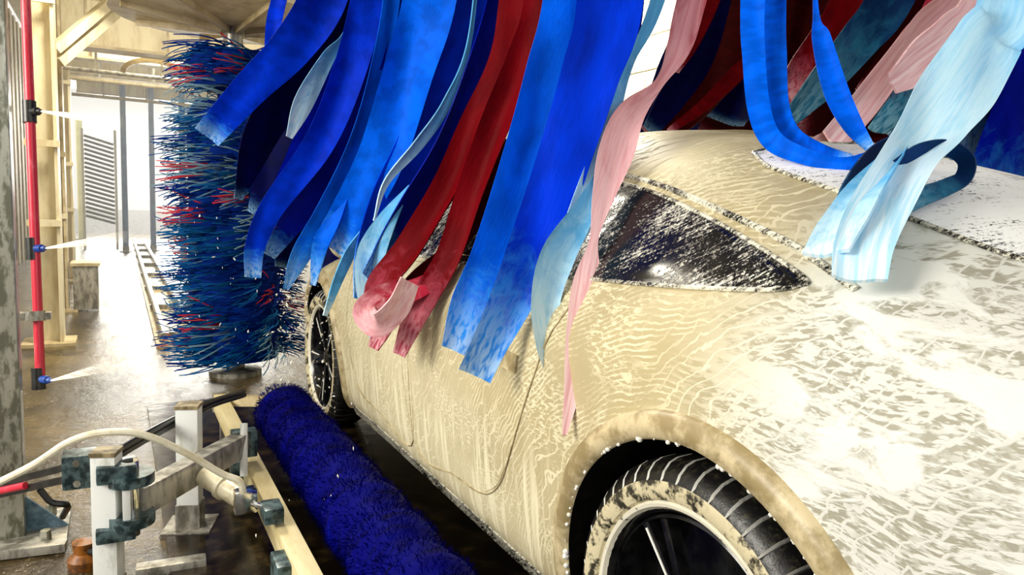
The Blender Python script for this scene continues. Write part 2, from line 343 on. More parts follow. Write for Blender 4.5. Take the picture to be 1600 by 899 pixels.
# a small pale cabinet standing on the floor by the columns
cb = thing('floor_cabinet', 'low grey steel box on the wet floor beside the columns', 'box', atz(140, 482, 0))
pcab = atz(136, 484, 0)
MB().box((pcab.x, pcab.y, 0.24), (0.22, 0.3, 0.44), None, 0.01).build('body', M['steel'], cb); MB().box((pcab.x, pcab.y, 0.475), (0.26, 0.34, 0.03)).build('lid', M['tan2'], cb)

# fill lamps added out of view under the roof to brighten the background
def added_fill_lamp(x, y, label, power):
    t = thing('added_fill_lamp', label, 'lamp', (x, y, 3.9), 'added fill lamps out of view under the roof')
    MB().box((x, y, 3.965), (.16, 1.3, .07), None, .01).build('housing', M['white'], t)
    for dx in (-.04, .04): MB().tube([(x+dx, y-.6, 3.91), (x+dx, y+.6, 3.91)], .016, 10).build('tube', M['lit'], t)
    l = bpy.data.lights.new('added_fill_light', 'AREA'); l.shape = 'RECTANGLE'; l.size = .16; l.size_y = 1.2; l.energy = power; l.color = (1.0, .93, .76)
    link(bpy.data.objects.new('added_fill_light', l), t, Vector((x, y, 3.87)))
added_fill_lamp(.2, 5.6, 'added fill lamp under the roof before the braced column', 150)
added_fill_lamp(3.3, 5.4, 'added fill lamp under the roof beside the white panel wall', 130)
added_fill_lamp(.6, 10.2, 'added fill lamp under the roof between the far beams', 130)
# cross beams under the roof
def ibeam(y, z, h, w, label, mat=None, x0=-0.7, x1=4.3, arc=False):
    t = thing('roof_beam', label, 'beam', ((x0+x1)/2, y, z-h/2), 'cross beams under the roof')
    xm, L = (x0+x1)/2, x1-x0
    MB().box((xm, y, z), (L, 0.03, h)).build('web', mat or M['tan'], t, None)
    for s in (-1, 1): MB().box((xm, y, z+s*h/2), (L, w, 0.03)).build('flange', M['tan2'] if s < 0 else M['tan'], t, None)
    for k in range(7): MB().box((x0+0.45+k*0.75, y-0.03, z), (0.02, 0.06, h-0.03)).build('stiffener', M['tan2'], t, None)
    return t
ibeam(7.2, 3.00, 0.26, 0.20, 'shallow tan roof beam nearest the braced column')
deep = ibeam(8.9, 2.92, 0.52, 0.30, 'deep cream roof beam above the bright exit')
ibeam(11.2, 3.05, 0.30, 0.24, 'tan roof beam over the louvred grille')
ibeam(14.0, 3.20, 0.30, 0.24, 'far roof beam among thin pipes near the exit')
ibeam(17.5, 3.35, 0.36, 0.24, 'farthest roof beam over the open exit')
for k, (y, z, d, lab) in enumerate(((10.2, 2.62, 0.05, 'thin pipe slung under the roof before the far beams'), (12.4, 2.80, 0.07, 'thicker pipe slung under the roof before the exit'), (15.6, 2.92, 0.06, 'far thin pipe slung below the farthest beam'))):
    t = thing('service_pipe', lab, 'pipe', (1.5, y, z), 'pipes under the roof')
    MB().tube([(-0.7, y, z), (1.2, y, z-0.02), (4.3, y, z)], d/2, 10).build('pipe', M['tan2'] if k else M['steel'], t)
    for xx in (-0.2, 0.5, 1.4): MB().box((xx, y, z+0.12), (0.03, 0.03, 0.3)).build('hanger', M['steel'], t)
# half-round bracket under the deep beam
hb = MB()
for k in range(14):
    a0, a1 = math.pi*k/14, math.pi*(k+1)/14; cxx = at(240, 118, 8.1)
    hb.bar(cxx + Vector((math.cos(a0)*.3, 0, math.sin(a0)*.16)), cxx + Vector((math.cos(a1)*.3, 0, math.sin(a1)*.16)), 0.05, 0.05, (0, 1, 0))
hb.build('pipe_saddle', M['tan2'], deep)

# poles standing towards the exit
for (px, py, y, r, mat, lab) in ((197, 394, None, 0.055, 'bluepipe', 'leftmost blue pole standing before the bright exit'),
                                 (240, 392, None, 0.055, 'bluepipe', 'middle blue pole standing before the bright exit'),
                                 (287, 400, None, 0.06, 'bluepipe', 'blue pole half hidden behind the big round brush')):
    p = atz(px, py, 0.0)
    t = thing('arch_pole', lab, 'pole', p, 'blue poles before the exit')
    MB().tube([p + Vector((0, 0, 0.02)), p + Vector((0, 0, 4.0))], r, 14).build('tube', M[mat], t)
    MB().lathe([(0.0, 0.0), (0.12, 0.0), (0.12, 0.02), (r+0.01, 0.03), (r+0.01, 0.12), (0, 0.12)], p, n=16).build('foot', M['steel'], t)
p = atz(129, 374, 0)
t = thing('gate_pole', 'thin yellow-green pole at the edge of the louvred grille', 'pole', p)
MB().tube([p + Vector((0, 0, 0.02)), p + Vector((0, 0, 3.0))], 0.085, 12).build('tube', M['greenpipe'], t); MB().lathe([(0, 0), (0.16, 0), (0.16, 0.03), (0, 0.03)], p, n=16).build('foot', M['steel'], t)
# louvred grille outside
g0 = at(156, 285, 15.5)
t = thing('louvre_grille', 'louvred grille of dark slanting slats at the bright exit', 'grille', (g0.x, g0.y, 0))
for s in (-1, 1): MB().box((g0.x+s*0.30, g0.y, 1.25), (0.05, 0.08, 2.5)).build('stile', M['wallpaint'], t, None)
sm = MB().box((0, 0, 0), (0.56, 0.05, 0.035), None, 0.004).mesh('slat', M['slat'], 35)
for k in range(19):
    o = bpy.data.objects.new('slat', sm); link(o, t, Vector((g0.x, g0.y, 0.62 + k*0.092))); o.rotation_euler = (0.5, 0.28, 0)
# guide rail along the conveyor floor, and the trench plate, its dark colour also painting shade under the car
tag(MB().box((0.86, 2.6, 0.006), (1.48, 3.9, 0.012)).build('trench_shade_plate', M['shadeplate'], None, None), 'steel trench plate coloured as shade under the blue roller brush and car', 'floor plate')
t = thing('guide_rail', 'long steel wheel guide rail running to the exit', 'rail', (0.46, 13, 0))
MB().tube([(0.30, 6.3, 0.09), (0.30, 20, 0.09)], 0.03, 10).build('rail_tube', M['steel'], t)
MB().tube([(0.52, 6.3, 0.09), (0.52, 20, 0.09)], 0.03, 10).build('rail_tube', M['steel'], t)
MB().box((0.41, 13.1, 0.012), (0.34, 13.6, 0.024)).build('bed', M['tan2'], t, None)
for k in range(8): MB().box((0.41, 6.6+k*1.7, 0.04), (0.30, 0.05, 0.07)).build('cross_tie', M['steel'], t, None)

# ------------------------------------------------------------------ the car
CX = 1.835
YK = [0.0, .12, .35, .65, .98, 1.4, 2.0, 2.6, 3.1, 3.5, 3.86, 4.25, 4.55, 4.72]
TB = dict(
 W=[.62, .80, .875, .915, .93, .925, .92, .92, .92, .925, .925, .89, .76, .50],
 zb=[.40, .32, .27, .22, .20, .18, .18, .18, .18, .18, .20, .20, .24, .32],
 zf=[.76, .80, .84, .87, .875, .86, .84, .83, .82, .81, .79, .74, .68, .58],
 B=[.57, .71, .77, .80, .815, .825, .835, .835, .83, .82, .81, .77, .64, .40],
 zB=[.90, .95, 1.0, 1.03, 1.05, 1.02, 1.0, .985, .97, .93, .89, .82, .74, .63],
 T=[.50, .61, .66, .675, .66, .63, .60, .595, .62, .68, .68, .62, .50, .28],
 zT=[.96, 1.03, 1.06, 1.10, 1.18, 1.265, 1.335, 1.33, 1.20, 1.0, .93, .85, .765, .65],
 zR=[.98, 1.07, 1.115, 1.185, 1.305, 1.41, 1.487, 1.48, 1.36, 1.10, .99, .89, .79, .67])
def keyprof(Y):
    g = {k: float(pchip(YK, v, Y)) for k, v in TB.items()}
    W = g['W']; zb = g['zb']; zf = g['zf']
    return np.array([(0, zb), (.5*W, zb), (.86*W, zb+.005), (.945*W, zb+.06), (.982*W, zb+.24), (W, .5*(zb+.24+zf)+.03), (.985*W, zf),
                     (g['B'], g['zB']), (.5*(g['B']+g['T']), .5*(g['zB']+g['zT'])+.006), (g['T'], g['zT']),
                     (.55*g['T'], g['zR']-.22*(g['zR']-g['zT'])), (0, g['zR'])])
NP = 56
def prof(Y):
    K = keyprof(Y); s = np.concatenate([[0], np.cumsum(np.hypot(*np.diff(K, axis=0).T))]); q = np.linspace(0, 1, NP)*s[-1]
    return np.stack([pchip(s, K[:, 0], q), pchip(s, K[:, 1], q)], 1)
def side_hw(Y, z):
    P = prof(Y); i0 = NP//6; return float(np.interp(z, P[i0:, 1], P[i0:, 0]))
def top_z(Y, hw):
    P = prof(Y)[::-1]; return float(np.interp(abs(hw), P[:NP//2, 0], P[:NP//2, 1]))
car = thing('car', 'foam-covered cream car under the hanging cloth strips', 'car', (CX, 2.36, 0))
st = np.concatenate([np.linspace(0, .3, 8)[:-1], np.linspace(.3, 4.3, 72)[:-1], np.linspace(4.3, 4.72, 10)])
vs, fs = [], []
ring = 2*NP-2
for Y in st:
    P = prof(Y)
    for h, z in P: vs.append((CX-h, Y, z))
    for h, z in P[-2:0:-1]: vs.append((CX+h, Y, z))
for i in range(len(st)-1):
    for k in range(ring): fs.append((i*ring+k, i*ring+(k+1) % ring, (i+1)*ring+(k+1) % ring, (i+1)*ring+k))
fs.append(tuple(range(ring))); fs.append(tuple((len(st)-1)*ring+k for k in range(ring))[::-1])
bme = MB().add(vs, fs).mesh('body', [M['paint'], M['well']], None)
tmp = bpy.data.objects.new('body_work', bme); C.objects.link(tmp)
WH = [(0.985, .352), (3.865, .352)]; RA = .425
cut = MB()
for (yc, zc) in WH:
    for s in (-1, 1): cut.lathe([(0, -.19), (RA, -.19), (RA, .19), (0, .19)], (CX+s*.86, yc, zc), (1, 0, 0), 72)
cme = cut.mesh('cut', [M['paint'], M['well']], None)
bm = bmesh.new(); bm.from_mesh(cme); bmesh.ops.remove_doubles(bm, verts=bm.verts[:], dist=1e-5); bmesh.ops.recalc_face_normals(bm, faces=bm.faces[:])
for f in bm.faces: f.material_index = 1
bm.to_mesh(cme); bm.free()
ctmp = bpy.data.objects.new('cut_work', cme); C.objects.link(ctmp)
md = tmp.modifiers.new('b', 'BOOLEAN'); md.operation = 'DIFFERENCE'; md.object = ctmp; md.solver = 'EXACT'
bpy.context.view_layer.update()
res = bpy.data.meshes.new_from_object(tmp.evaluated_get(bpy.context.evaluated_depsgraph_get()))
bpy.data.objects.remove(tmp); bpy.data.objects.remove(ctmp)
res.polygons.foreach_set('use_smooth', [True]*len(res.polygons)); res.set_sharp_from_angle(angle=math.radians(40))
for p in res.polygons:                                   # inside of the arches
    c = p.center
    for (yc, zc) in WH:
        if math.hypot(c.y-yc, c.z-zc) < RA+.004 and c.z > .2 and abs(c.x-CX) > .6: p.material_index = 1
link(bpy.data.objects.new('body', res), car, Vector((0, 0, 0)))

def side_patch(outline, s, off, nz=22, ny=16, edge=.008):
    """a panel following the side surface inside outline (Y, z); s = -1 near side, 1 far side"""
    O = np.array(outline); z0, z1 = O[:, 1].min()+1e-4, O[:, 1].max()-1e-4; vs = []
    for z in np.linspace(z0, z1, nz):
        xs = []
        for i in range(len(O)):
            a, b = O[i], O[(i+1) % len(O)]
            if (a[1]-z)*(b[1]-z) < 0: xs.append(a[0]+(b[0]-a[0])*(z-a[1])/(b[1]-a[1]))
        ya, yb = min(xs), max(xs)
        for y in np.linspace(ya, yb, ny): vs.append((y, z))
    n = nz*ny
    V = [(CX+s*(side_hw(y, z)+off), y, z) for y, z in vs] + [(CX+s*(side_hw(y, z)+off-edge), y, z) for y, z in vs]
    F = []
    for i in range(nz-1):
        for k in range(ny-1): a = i*ny+k; F.append((a, a+1, a+ny+1, a+ny)); F.append((n+a, n+a+ny, n+a+ny+1, n+a+1))
    bd = [k for k in range(ny)] + [i*ny+ny-1 for i in range(1, nz)] + [(nz-1)*ny+k for k in range(ny-2, -1, -1)] + [i*ny for i in range(nz-2, 0, -1)]
    for i in range(len(bd)): a, b = bd[i], bd[(i+1) % len(bd)]; F.append((a, b, n+b, n+a))
    return MB().add(V, F)
def side_line(pts, s, r, off=.001, close=False, n=8, sides=6):
    P = crom(list(pts)+([pts[0]] if close else []), n)
    return MB().tube([(CX+s*(side_hw(y, z)+off), y, z) for y, z in P], r, sides)
RD = [(1.50, .985), (1.53, .90), (1.60, .72), (1.70, .52), (1.78, .41), (1.90, .345), (2.1, .33), (2.47, .33), (2.47, .985)]
FD = [(2.485, .985), (2.485, .33), (2.9, .33), (3.12, .345), (3.22, .42), (3.28, .6), (3.29, .8), (3.25, .955)]
WIN = [(.885, 1.084), (.955, 1.065), (1.25, 1.042), (1.6, 1.026), (2.3, 1.006), (2.455, 1.004), (2.455, 1.322), (2.2, 1.328), (1.95, 1.318), (1.7, 1.286), (1.45, 1.243), (1.2, 1.182), (1.02, 1.130), (.915, 1.097)]
WF = [(2.50, 1.003), (2.9, .992), (3.18, .99), (3.20, 1.0), (3.0, 1.16), (2.85, 1.26), (2.75, 1.29), (2.6, 1.318), (2.50, 1.322)]
for s in (-1, 1):
    rd = side_patch(RD, s, .003).build('rear_door', M['paint'], car, 40)
    fd = side_patch(FD, s, .003).build('front_door', M['paint'], car, 40)
    side_line(RD, s, .0022, .0025, True).build('door_seam', M['archtrim'], rd)
    side_line(FD, s, .0022, .0025, True).build('door_seam', M['archtrim'], fd)
    for par, hy in ((rd, 1.70), (fd, 2.62)):
        hp = [(hy-.035, .765), (hy+.055, .765), (hy+.055, .812), (hy-.035, .812)]
        side_patch(hp, s, .010, 4, 6, .012).build('door_handle', M['archtrim'], par, 40)
    w = side_patch(WIN, s, .004, 26, 30).build('side_window', M['glass'], car, 50)
    side_line(WIN, s, .005, .004, True).build('window_trim', M['trimfoam'], w)
    top = [(.80, 1.082), (.98, 1.145), (1.2, 1.203), (1.45, 1.262), (1.7, 1.302), (2.0, 1.332), (2.5, 1.332)]
    side_line(top, s, .008, .002).build('drip_moulding', M['trimfoam'], w)
    wf = side_patch(WF, s, .004, 20, 16).build('side_window', M['glass'], car, 50)
    side_line(WF, s, .005, .004, True).build('window_trim', M['trimfoam'], wf)
    # arch cladding
    for (yc, zc) in WH:
        mb = MB(); V = []; F = []; NA = 60; A0, A1 = math.radians(-18), math.radians(198); RR = (.421, .428, .452, .474, .480); OO = (.0, .014, .018, .012, -.004)
        for i in range(NA+1):
            a = A0+(A1-A0)*i/NA
            for r, o in zip(RR, OO):
                y, z = yc+r*math.cos(a), zc+r*math.sin(a); V.append((CX+s*(side_hw(y, max(z, .22))+o), y, z))
        for i in range(NA):
            for k in range(4): F.append((i*5+k, i*5+k+1, (i+1)*5+k+1, (i+1)*5+k))
        at_ = mb.add(V, F).build('arch_cladding', M['archtrim'], car, 60)
        fb = MB()                                          # suds clinging to the arch lip
        for k in range(110):
            a = math.radians(rng.uniform(-5, 175)); a += .05*math.sin(a*23); r = .424+rng.uniform(-.003, .003); rad = abs(rng.normal())*.0028+.0015
            y, z = yc+r*math.cos(a), zc+r*math.sin(a)
            fb.lathe([(0, -rad), (rad*.7, -rad*.7), (rad, 0), (rad*.7, rad*.7), (0, rad)], (CX+s*(side_hw(y, z)+.006), y, z), (rng.normal(), rng.normal(), rng.normal()), 8)
        fb.build('clinging_suds', M['foam'], at_)['kind'] = 'stuff'
    # sill
    mb = MB(); V = []; F = []; ys = np.linspace(1.42, 3.42, 24)
    for y in ys:
        for z, o in ((.165, -.10), (.17, -.01), (.20, .004), (.235, .004), (.245, -.01)): V.append((CX+s*(side_hw(y, max(z, .21))+o), y, z))
    for i in range(23):
        for k in range(4): F.append((i*5+k, i*5+k+1, i*5+k+6, i*5+k+5))
    mb.add(V, F).build('sill', M['trimfoam'], car)
    # mirror
    mc = (CX+s*.99, 3.02, 1.03); mb = MB()
    mb.lathe([(0, -.085), (.05, -.075), (.072, -.03), (.078, .02), (.07, .05), (0, .055)], mc, (s*.35, .9, 0), 20)
    mi_ = mb.build('mirror', M['paint'], car); MB().bar((CX+s*.84, 3.05, .985), (CX+s*.95, 3.03, 1.0), .05, .03, bev=.01).build('mirror_arm', M['black'], mi_)
    # lamps
    tl = [(.06, .80), (.30, .83), (.33, .86), (.30, .89), (.06, .87)]
    side_patch(tl, s, .004, 8, 10).build('tail_lamp', M['lamp'], car)
    hl = [(4.30, .66), (4.58, .60), (4.58, .66), (4.40, .72), (4.28, .72)]
    side_patch(hl, s, .004, 8, 10).build('headlamp', M['chrome'], car)
# rear glass following the tail
V, F = [], []; yy = np.linspace(.30, 1.36, 30); nx = 22
for y in yy:
    hwm = float(pchip([.30, .7, 1.0, 1.25, 1.36], [.555, .545, .53, .50, .44], y))
    for h in np.linspace(-hwm, hwm, nx): V.append((CX+h, y, top_z(y, h)+.004))
for i in range(29):
    for k in range(nx-1): a = i*nx+k; F.append((a, a+1, a+nx+1, a+nx))
rg = MB().add(V, F).build('rear_window', M['rearglass'], car, 60)
bdr = [V[i*nx] for i in range(30)] + V[29*nx:30*nx] + [V[i*nx+nx-1] for i in range(29, -1, -1)] + V[:nx][::-1]
MB().tube(bdr, .005, 6).build('window_trim', M['trimfoam'], rg)
# windscreen
V, F = [], []; yy = np.linspace(2.72, 3.42, 20)
for y in yy:
    hwm = float(pchip([2.72, 3.0, 3.42], [.52, .57, .62], y))
    for h in np.linspace(-hwm, hwm, nx): V.append((CX+h, y, top_z(y, h)+.004))
for i in range(19):
    for k in range(nx-1): a = i*nx+k; F.append((a, a+1, a+nx+1, a+nx))
MB().add(V, F).build('windscreen', M['glass'], car, 60)
# wheels
TR = .352
def wheel(yc, s):
    xo = CX+s*.905; ax = Vector((s, 0, 0)); zc = .365
    c = Vector((xo-s*.10, yc, zc))
    w = MB().lathe([(.0, -.02), (.225, -.02), (.25, .05), (.26, .085), (.268, .092), (.276, .088)], c, ax, 64).build('wheel', M['gloss'], car)
    # tyre with shoulder blocks
    nb = 46; seg = 13; n = nb*seg; prof_ = [(.268, .086), (.276, .103), (.294, .111), (.312, .109), (.328, .100), (.343, .082), (.350, .060), (.352, .02), (.352, -.02), (.350, -.06), (.330, -.10), (.25, -.09)]
    z = ax; x = z.orthogonal().normalized(); y = z.cross(x); V, F, MI = [], [], []; m = len(prof_)
    for k in range(n):
        g = (k % seg) in (0,)
        for j, (r, h) in enumerate(prof_):
            rr, hh = r, h
            if g and 4 <= j <= 7: rr -= .008; hh -= .002 if j < 6 else 0
            if j in (8,) : rr -= 0.006
            a = 2*math.pi*(k + (j-3)*.22)/n; V.append(c + z*hh + (x*math.cos(a)+y*math.sin(a))*rr)
    for k in range(n):
        for j in range(m-1):
            F.append((k*m+j, ((k+1) % n)*m+j, ((k+1) % n)*m+j+1, k*m+j+1))
            gr = (k % seg) == 0
            MI.append(1 if j < 3 else (2 if (gr and j < 7) else 0))
    V = [c + z*(p-c).dot(z) + ((p-c)-z*(p-c).dot(z))*1.035 for p in V]
    ty = MB(); ty.add(V, F); ty.mi = MI
    ty.build('tyre', [M['rubber'], M['sidewall'], M['foam']], w, 30)
    MB().lathe([(.264, .088), (.270, .098), (.277, .101), (.283, .093)], c, ax, 72).build('rim_lip', M['lip'], w)
    MB().lathe([(.230, .02), (.240, .06), (.246, .078), (.252, .074)], c, ax, 72).build('rim_step', M['gloss'], w)
    MB().lathe([(0, .075), (.03, .074), (.045, .066), (.052, .04), (.052, .0)], c, ax, 28).build('hub_cap', M['gloss'], w)
    for k in range(5):
        for d in (-.13, .13):
            a = 2*math.pi*k/5+.35; b = a+d
            p0 = c + ax*.055 + (x*math.cos(a)+y*math.sin(a))*.045; p1 = c + ax*.072 + (x*math.cos(b)+y*math.sin(b))*.246
            sp = MB().bar(p0, p1, .022, .030, ax, .006).build('spoke', M['gloss'], w)
            if (k+d) % 2 < 1: MB().bar(p0+ax*.016+(p1-p0)*.35, p1+ax*.016-(p1-p0)*.06, .005, .003, ax).build('suds_trail', M['foam'], sp)
for yc in (1.0, 3.875):
    for s in (-1, 1): wheel(yc, s)

# ------------------------------------------------------------------ roller brush along the sill and its rail
bx, bz, br = .645, .235, .118
t = thing('roller_brush', 'long deep-blue bristle roller brush lying along the car sill', 'brush', (bx, 2.2, 0))
MB().tube([(bx, .75, bz), (bx, 3.5, bz)], .03, 12).build('shaft', M['steel'], t)
prf = []
for k in range(140):
    y = .82 + (3.42-.82)*k/139; e = min(1, (k+1)/6, (140-k)/6)**.5
    prf.append((br*e*(1+.065*math.sin(y*25)+.02*math.sin(y*61+1)), y))
MB().lathe([(0.0, .82)] + prf + [(0.0, 3.42)], (bx, 0, bz), (0, 1, 0), 48).build('bristle_core', M['rocker'], t, 60)
V, F = [], []
for k in range(15000):
    y = rng.uniform(.82, 3.42); a = rng.uniform(0, 2*math.pi); e = 1+.065*math.sin(y*25)+.02*math.sin(y*61+1)
    a2 = a+rng.normal()*.1; L = rng.uniform(.008, .024); dy = rng.normal()*.006; r0 = br*e*.97
    u = Vector((math.cos(a), 0, math.sin(a))); u2 = Vector((math.cos(a2), 0, math.sin(a2))); tn = Vector((-math.sin(a), 0, math.cos(a)))
    p = Vector((bx, y, bz)); n = len(V)
    V += [tuple(p+u*r0-tn*.002), tuple(p+u*r0+tn*.002), tuple(p+u2*(r0+L)+Vector((0, dy, 0)))]; F.append((n, n+1, n+2))
me = bpy.data.meshes.new('bristle_tufts'); me.from_pydata(V, [], F); me.materials.append(M['rocker'])
tag(link(bpy.data.objects.new('bristle_tufts', me), t, Vector((0, 0, 0))), kind='stuff')
t = thing('brush_rail', 'cream square steel beam carrying the blue roller brush', 'rail', (.43, 2.4, 0))
MB().box((.435, 2.42, .155), (.062, 3.0, .085), None, .006).build('beam', M['rail'], t)
for y in (3.92, .95):
    MB().box((.435, y+(.004 if y > 2 else 0), .155), (.072, .02, .10), None, .004).build('end_plate', M['steel'], t)
    MB().bar((.43, y-.03, .17), (.645, y-.03 if y < 2 else 3.56, .235), .04, .05).build('bearing_arm', M['tan2'], t)
for y in (2.05, 2.95): MB().box((.39, y, .13), (.05, .11, .11), None, .008).build('clamp', M['tealmetal'], t)
MB().tube([at(381, 662, 2.75), at(381, 745, 2.7)], .014, 10).build('stay_rod', M['white'], t)
for y in (1.1, 3.7): MB().box((.435, y, .056), (.05, .05, .112)).build('rail_foot', M['steel'], t, None)

# ------------------------------------------------------------------ big upright brush beyond the front wheel
WXc, WYc = .68, 5.22
t = thing('wrap_brush', 'tall round upright brush of blue and red ribbons beyond the front wheel', 'brush', (WXc, WYc, 0))
MB().tube([(WXc, WYc, .03), (WXc, WYc, 2.75)], .06, 16).build('shaft', M['steel'], t)
MB().lathe([(0, .0), (.17, .0), (.17, .03), (.08, .05), (.0, .05)], (WXc, WYc, .0), n=24).build('foot', M['steel'], t)
MB().lathe([(0.06, .12), (.27, .12), (.29, .6), (.28, 1.2), (.29, 1.7), (.24, 1.80), (.10, 1.82), (.10, 1.87), (.26, 1.89), (.28, 2.06), (.25, 2.12), (.06, 2.13)], (WXc, WYc, 0), n=40).build('foam_core', M['wrap2'], t)
def ribbon_mesh(seed, mat, R=.50):
    """one shredded ribbon: a bundle of fine strands whipping round the shaft"""
    r = np.random.default_rng(seed); mb = MB(); n = 8; NS = 8
    for q0 in range(NS):
        ph = r.uniform(0, 6); zo = (q0-(NS-1)/2)*.0115; Rr = R*r.uniform(.84, 1.03); sp = r.normal()*.05; da = r.normal()*.05; V, F = [], []; hw = .0052
        for k in range(n):
            q = k/(n-1); rad = .14+(Rr-.14)*q; an = -.75*q**1.6 + .03*math.sin(ph+5*q) + da*q
            c = Vector((math.cos(an)*rad, math.sin(an)*rad, zo + sp*q*q - .03*q*q + .006*math.sin(ph*2+6*q)))
            tn = Vector((-math.sin(an), math.cos(an), 0))*.003; w = hw*(1-.5*q)
            V += [c-tn-Vector((0, 0, w)), c+tn-Vector((0, 0, w)), c+tn+Vector((0, 0, w)), c-tn+Vector((0, 0, w))]
        for k in range(n-1):
            for j in range(4): F.append((k*4+j, k*4+(j+1) % 4, k*4+4+(j+1) % 4, k*4+4+j))
        F.append(tuple((n-1)*4+j for j in range(4))); mb.add(V, F)
    return mb.mesh('ribbon', mat, 50)
RB = {k: [ribbon_mesh(i+s0, M[k]) for i in range(3)] for k, s0 in (('wrap', 0), ('wrap2', 10), ('wrapgrey', 20), ('wrapred', 30))}
tiers = [.16+k*.0785 for k in range(21)] + [1.92+k*.06 for k in range(4)]
for i, z in enumerate(tiers):
    for k in range(12):
        u = rng.random(); light = .42 if z > 1.2 or z < .55 else .12
        key = 'wrapred' if u < .07 else ('wrapgrey' if u < .07+light*.55 else ('wrap' if u < .70 else 'wrap2'))
        o = bpy.data.objects.new('ribbon', RB[key][(i+k) % 3]); link(o, t, Vector((WXc, WYc, z+rng.uniform(-.02, .02))))
        sc = rng.uniform(.86, 1.02)*(.85 if z > 1.9 else 1.0)
        o.rotation_euler = (rng.normal()*.05, rng.normal()*.06, 2*math.pi*(k+rng.uniform(-.3, .3)+.5*(i % 2))/12); o.scale = (sc, sc, 1)
cv = MB().lathe([(.07, 2.28), (.66, 2.33), (.72, 2.33), (.72, 2.42), (.66, 2.44), (.07, 2.42)], (WXc, WYc, 0), n=48).build('cover_disc', M['tan'], t)
for k in range(8):
    a = k*math.pi/4+.2; MB().bar((WXc+.08*math.cos(a), WYc+.08*math.sin(a), 2.26), (WXc+.66*math.cos(a), WYc+.66*math.sin(a), 2.315), .03, .04).build('rib', M['tan2'], cv)

# ------------------------------------------------------------------ hanging cloth strips
MITZ = 2.78
BARS = [0.7, 1.1, 1.5, 1.9, 2.3, 2.7, 3.1, 3.5]
t = thing('mitter_frame', 'overhead steel frame from which the cloth strips hang', 'frame', (1.7, 2.1, MITZ))
for y in BARS: MB().box((1.75, y, MITZ+.03), (2.9, .06, .06), None, .004).build('carrier_bar', M['steel'], t)
for x in (.36, 3.14): MB().box((x, 2.1, MITZ+.10), (.08, 3.2, .08), None, .004).build('side_bar', M['steel'], t)
for x in (.36, 3.14):
    for y in (.7, 3.5): MB().box((x, y, 3.43), (.05, .05, 1.2)).build('hanger', M['steel'], t)

def strip(key, pts, label, foam=.35, twist=None, curl=.20, tw1=None, group='cloth strips of the overhead curtain', loose=False, thick=.007):
    """pts: rows (px, py, width px, distance) from the top of the view downwards"""
    if twist is None: twist = rng.choice((-1, 1))*rng.uniform(.25, .6)
    rows = []
    for r in pts:
        p = at(r[0], r[1], r[3]); dep = (p-CAM).dot(CF); rows.append((*p, r[2]*dep/FPX/math.cos(min(abs(twist), 1.0)), r[4] if len(r) > 4 else None))
    tws = [(twist + ((tw1 if tw1 is not None else twist)-twist)*i/(len(rows)-1)) if r[4] is None else r[4] for i, r in enumerate(rows)]
    A = np.array([[*r[:4], tw] for r, tw in zip(rows, tws)])
    if not loose:                                          # carry the strip on up to its carrier bar
        p0 = Vector(A[0, :3]); d = (p0-Vector(A[1, :3])).normalized()
        k = max(0, MITZ-p0.z); top = p0 + Vector((d.x, d.y, 0))*k*.35; yb = min(BARS, key=lambda b: abs(b-top.y)); top = Vector((min(max(top.x, .4), 3.1), yb, MITZ+.002))
        mid = (p0*.5+top*.5) + Vector((d.x, d.y, 0))*.04
        A = np.vstack([[*top, A[0, 3], A[0, 4]], [*mid, A[0, 3], A[0, 4]], A])
    Q = crom(A, 9); n = len(Q); P = [Vector(q[:3]) for q in Q]; L = [0.0]
    for i in range(n-1, 0, -1): L.append(L[-1]+(P[i]-P[i-1]).length)
    L = L[::-1]; nu = 8; V, uv = [], []; ph = rng.uniform(0, 6.28); fr = rng.uniform(3.5, 6.5); sk = rng.uniform(-.5, .5)
    for i in range(n):
        tg = (P[min(i+1, n-1)]-P[max(i-1, 0)]).normalized(); vd = (P[i]-CAM).normalized()
        wv = tg.cross(vd)
        wv = wv.normalized() if wv.length > 1e-3 else CR.copy()
        if i and wv.dot(pw) < 0: wv = -wv
        pw = wv; nn = wv.cross(tg).normalized(); th = Q[i][4]
        w2 = wv*math.cos(th)+nn*math.sin(th); n2 = -wv*math.sin(th)+nn*math.cos(th)
        if n2.dot(vd) > 0 and abs(th) < 1.2: n2 = -n2
        for side in (0, 1):
            for k in range(nu):
                u = k/(nu-1)*2-1
                V.append(P[i]+w2*(u*Q[i][3]/2) + n2*(curl*Q[i][3]*((u-sk)**2-.5)*(.65+.6*math.sin(ph+fr*L[i])) + curl*.22*Q[i][3]*math.sin(3.2*u+ph+2*fr*L[i]) - side*thick)); uv.append((u*Q[i][3]*5+.5, L[i]/max(foam, .02)))
    F = []; m = 2*nu
    for i in range(n-1):
        for k in range(nu-1):
            a = i*m+k; F.append((a, a+1, a+m+1, a+m)); b = a+nu; F.append((b, b+m, b+m+1, b+1))
        for k in (0, nu-1): a = i*m+k; F.append((a, a+m, a+m+nu, a+nu))
    for i in (0, n-1):
        for k in range(nu-1): a = i*m+k; F.append((a, a+1, a+nu+1, a+nu))
    me = MB().add(V, F).mesh('cloth_strip', S[key], 55)
    ul = me.uv_layers.new(name='UVMap')
    li = np.zeros(len(me.loops), int); me.loops.foreach_get('vertex_index', li)
    ul.data.foreach_set('uv', np.array(uv)[li].astype(np.float32).ravel())
    o = bpy.data.objects.new('cloth_strip', me); link(o); tag(o, label, 'cloth strip', group)
    return o

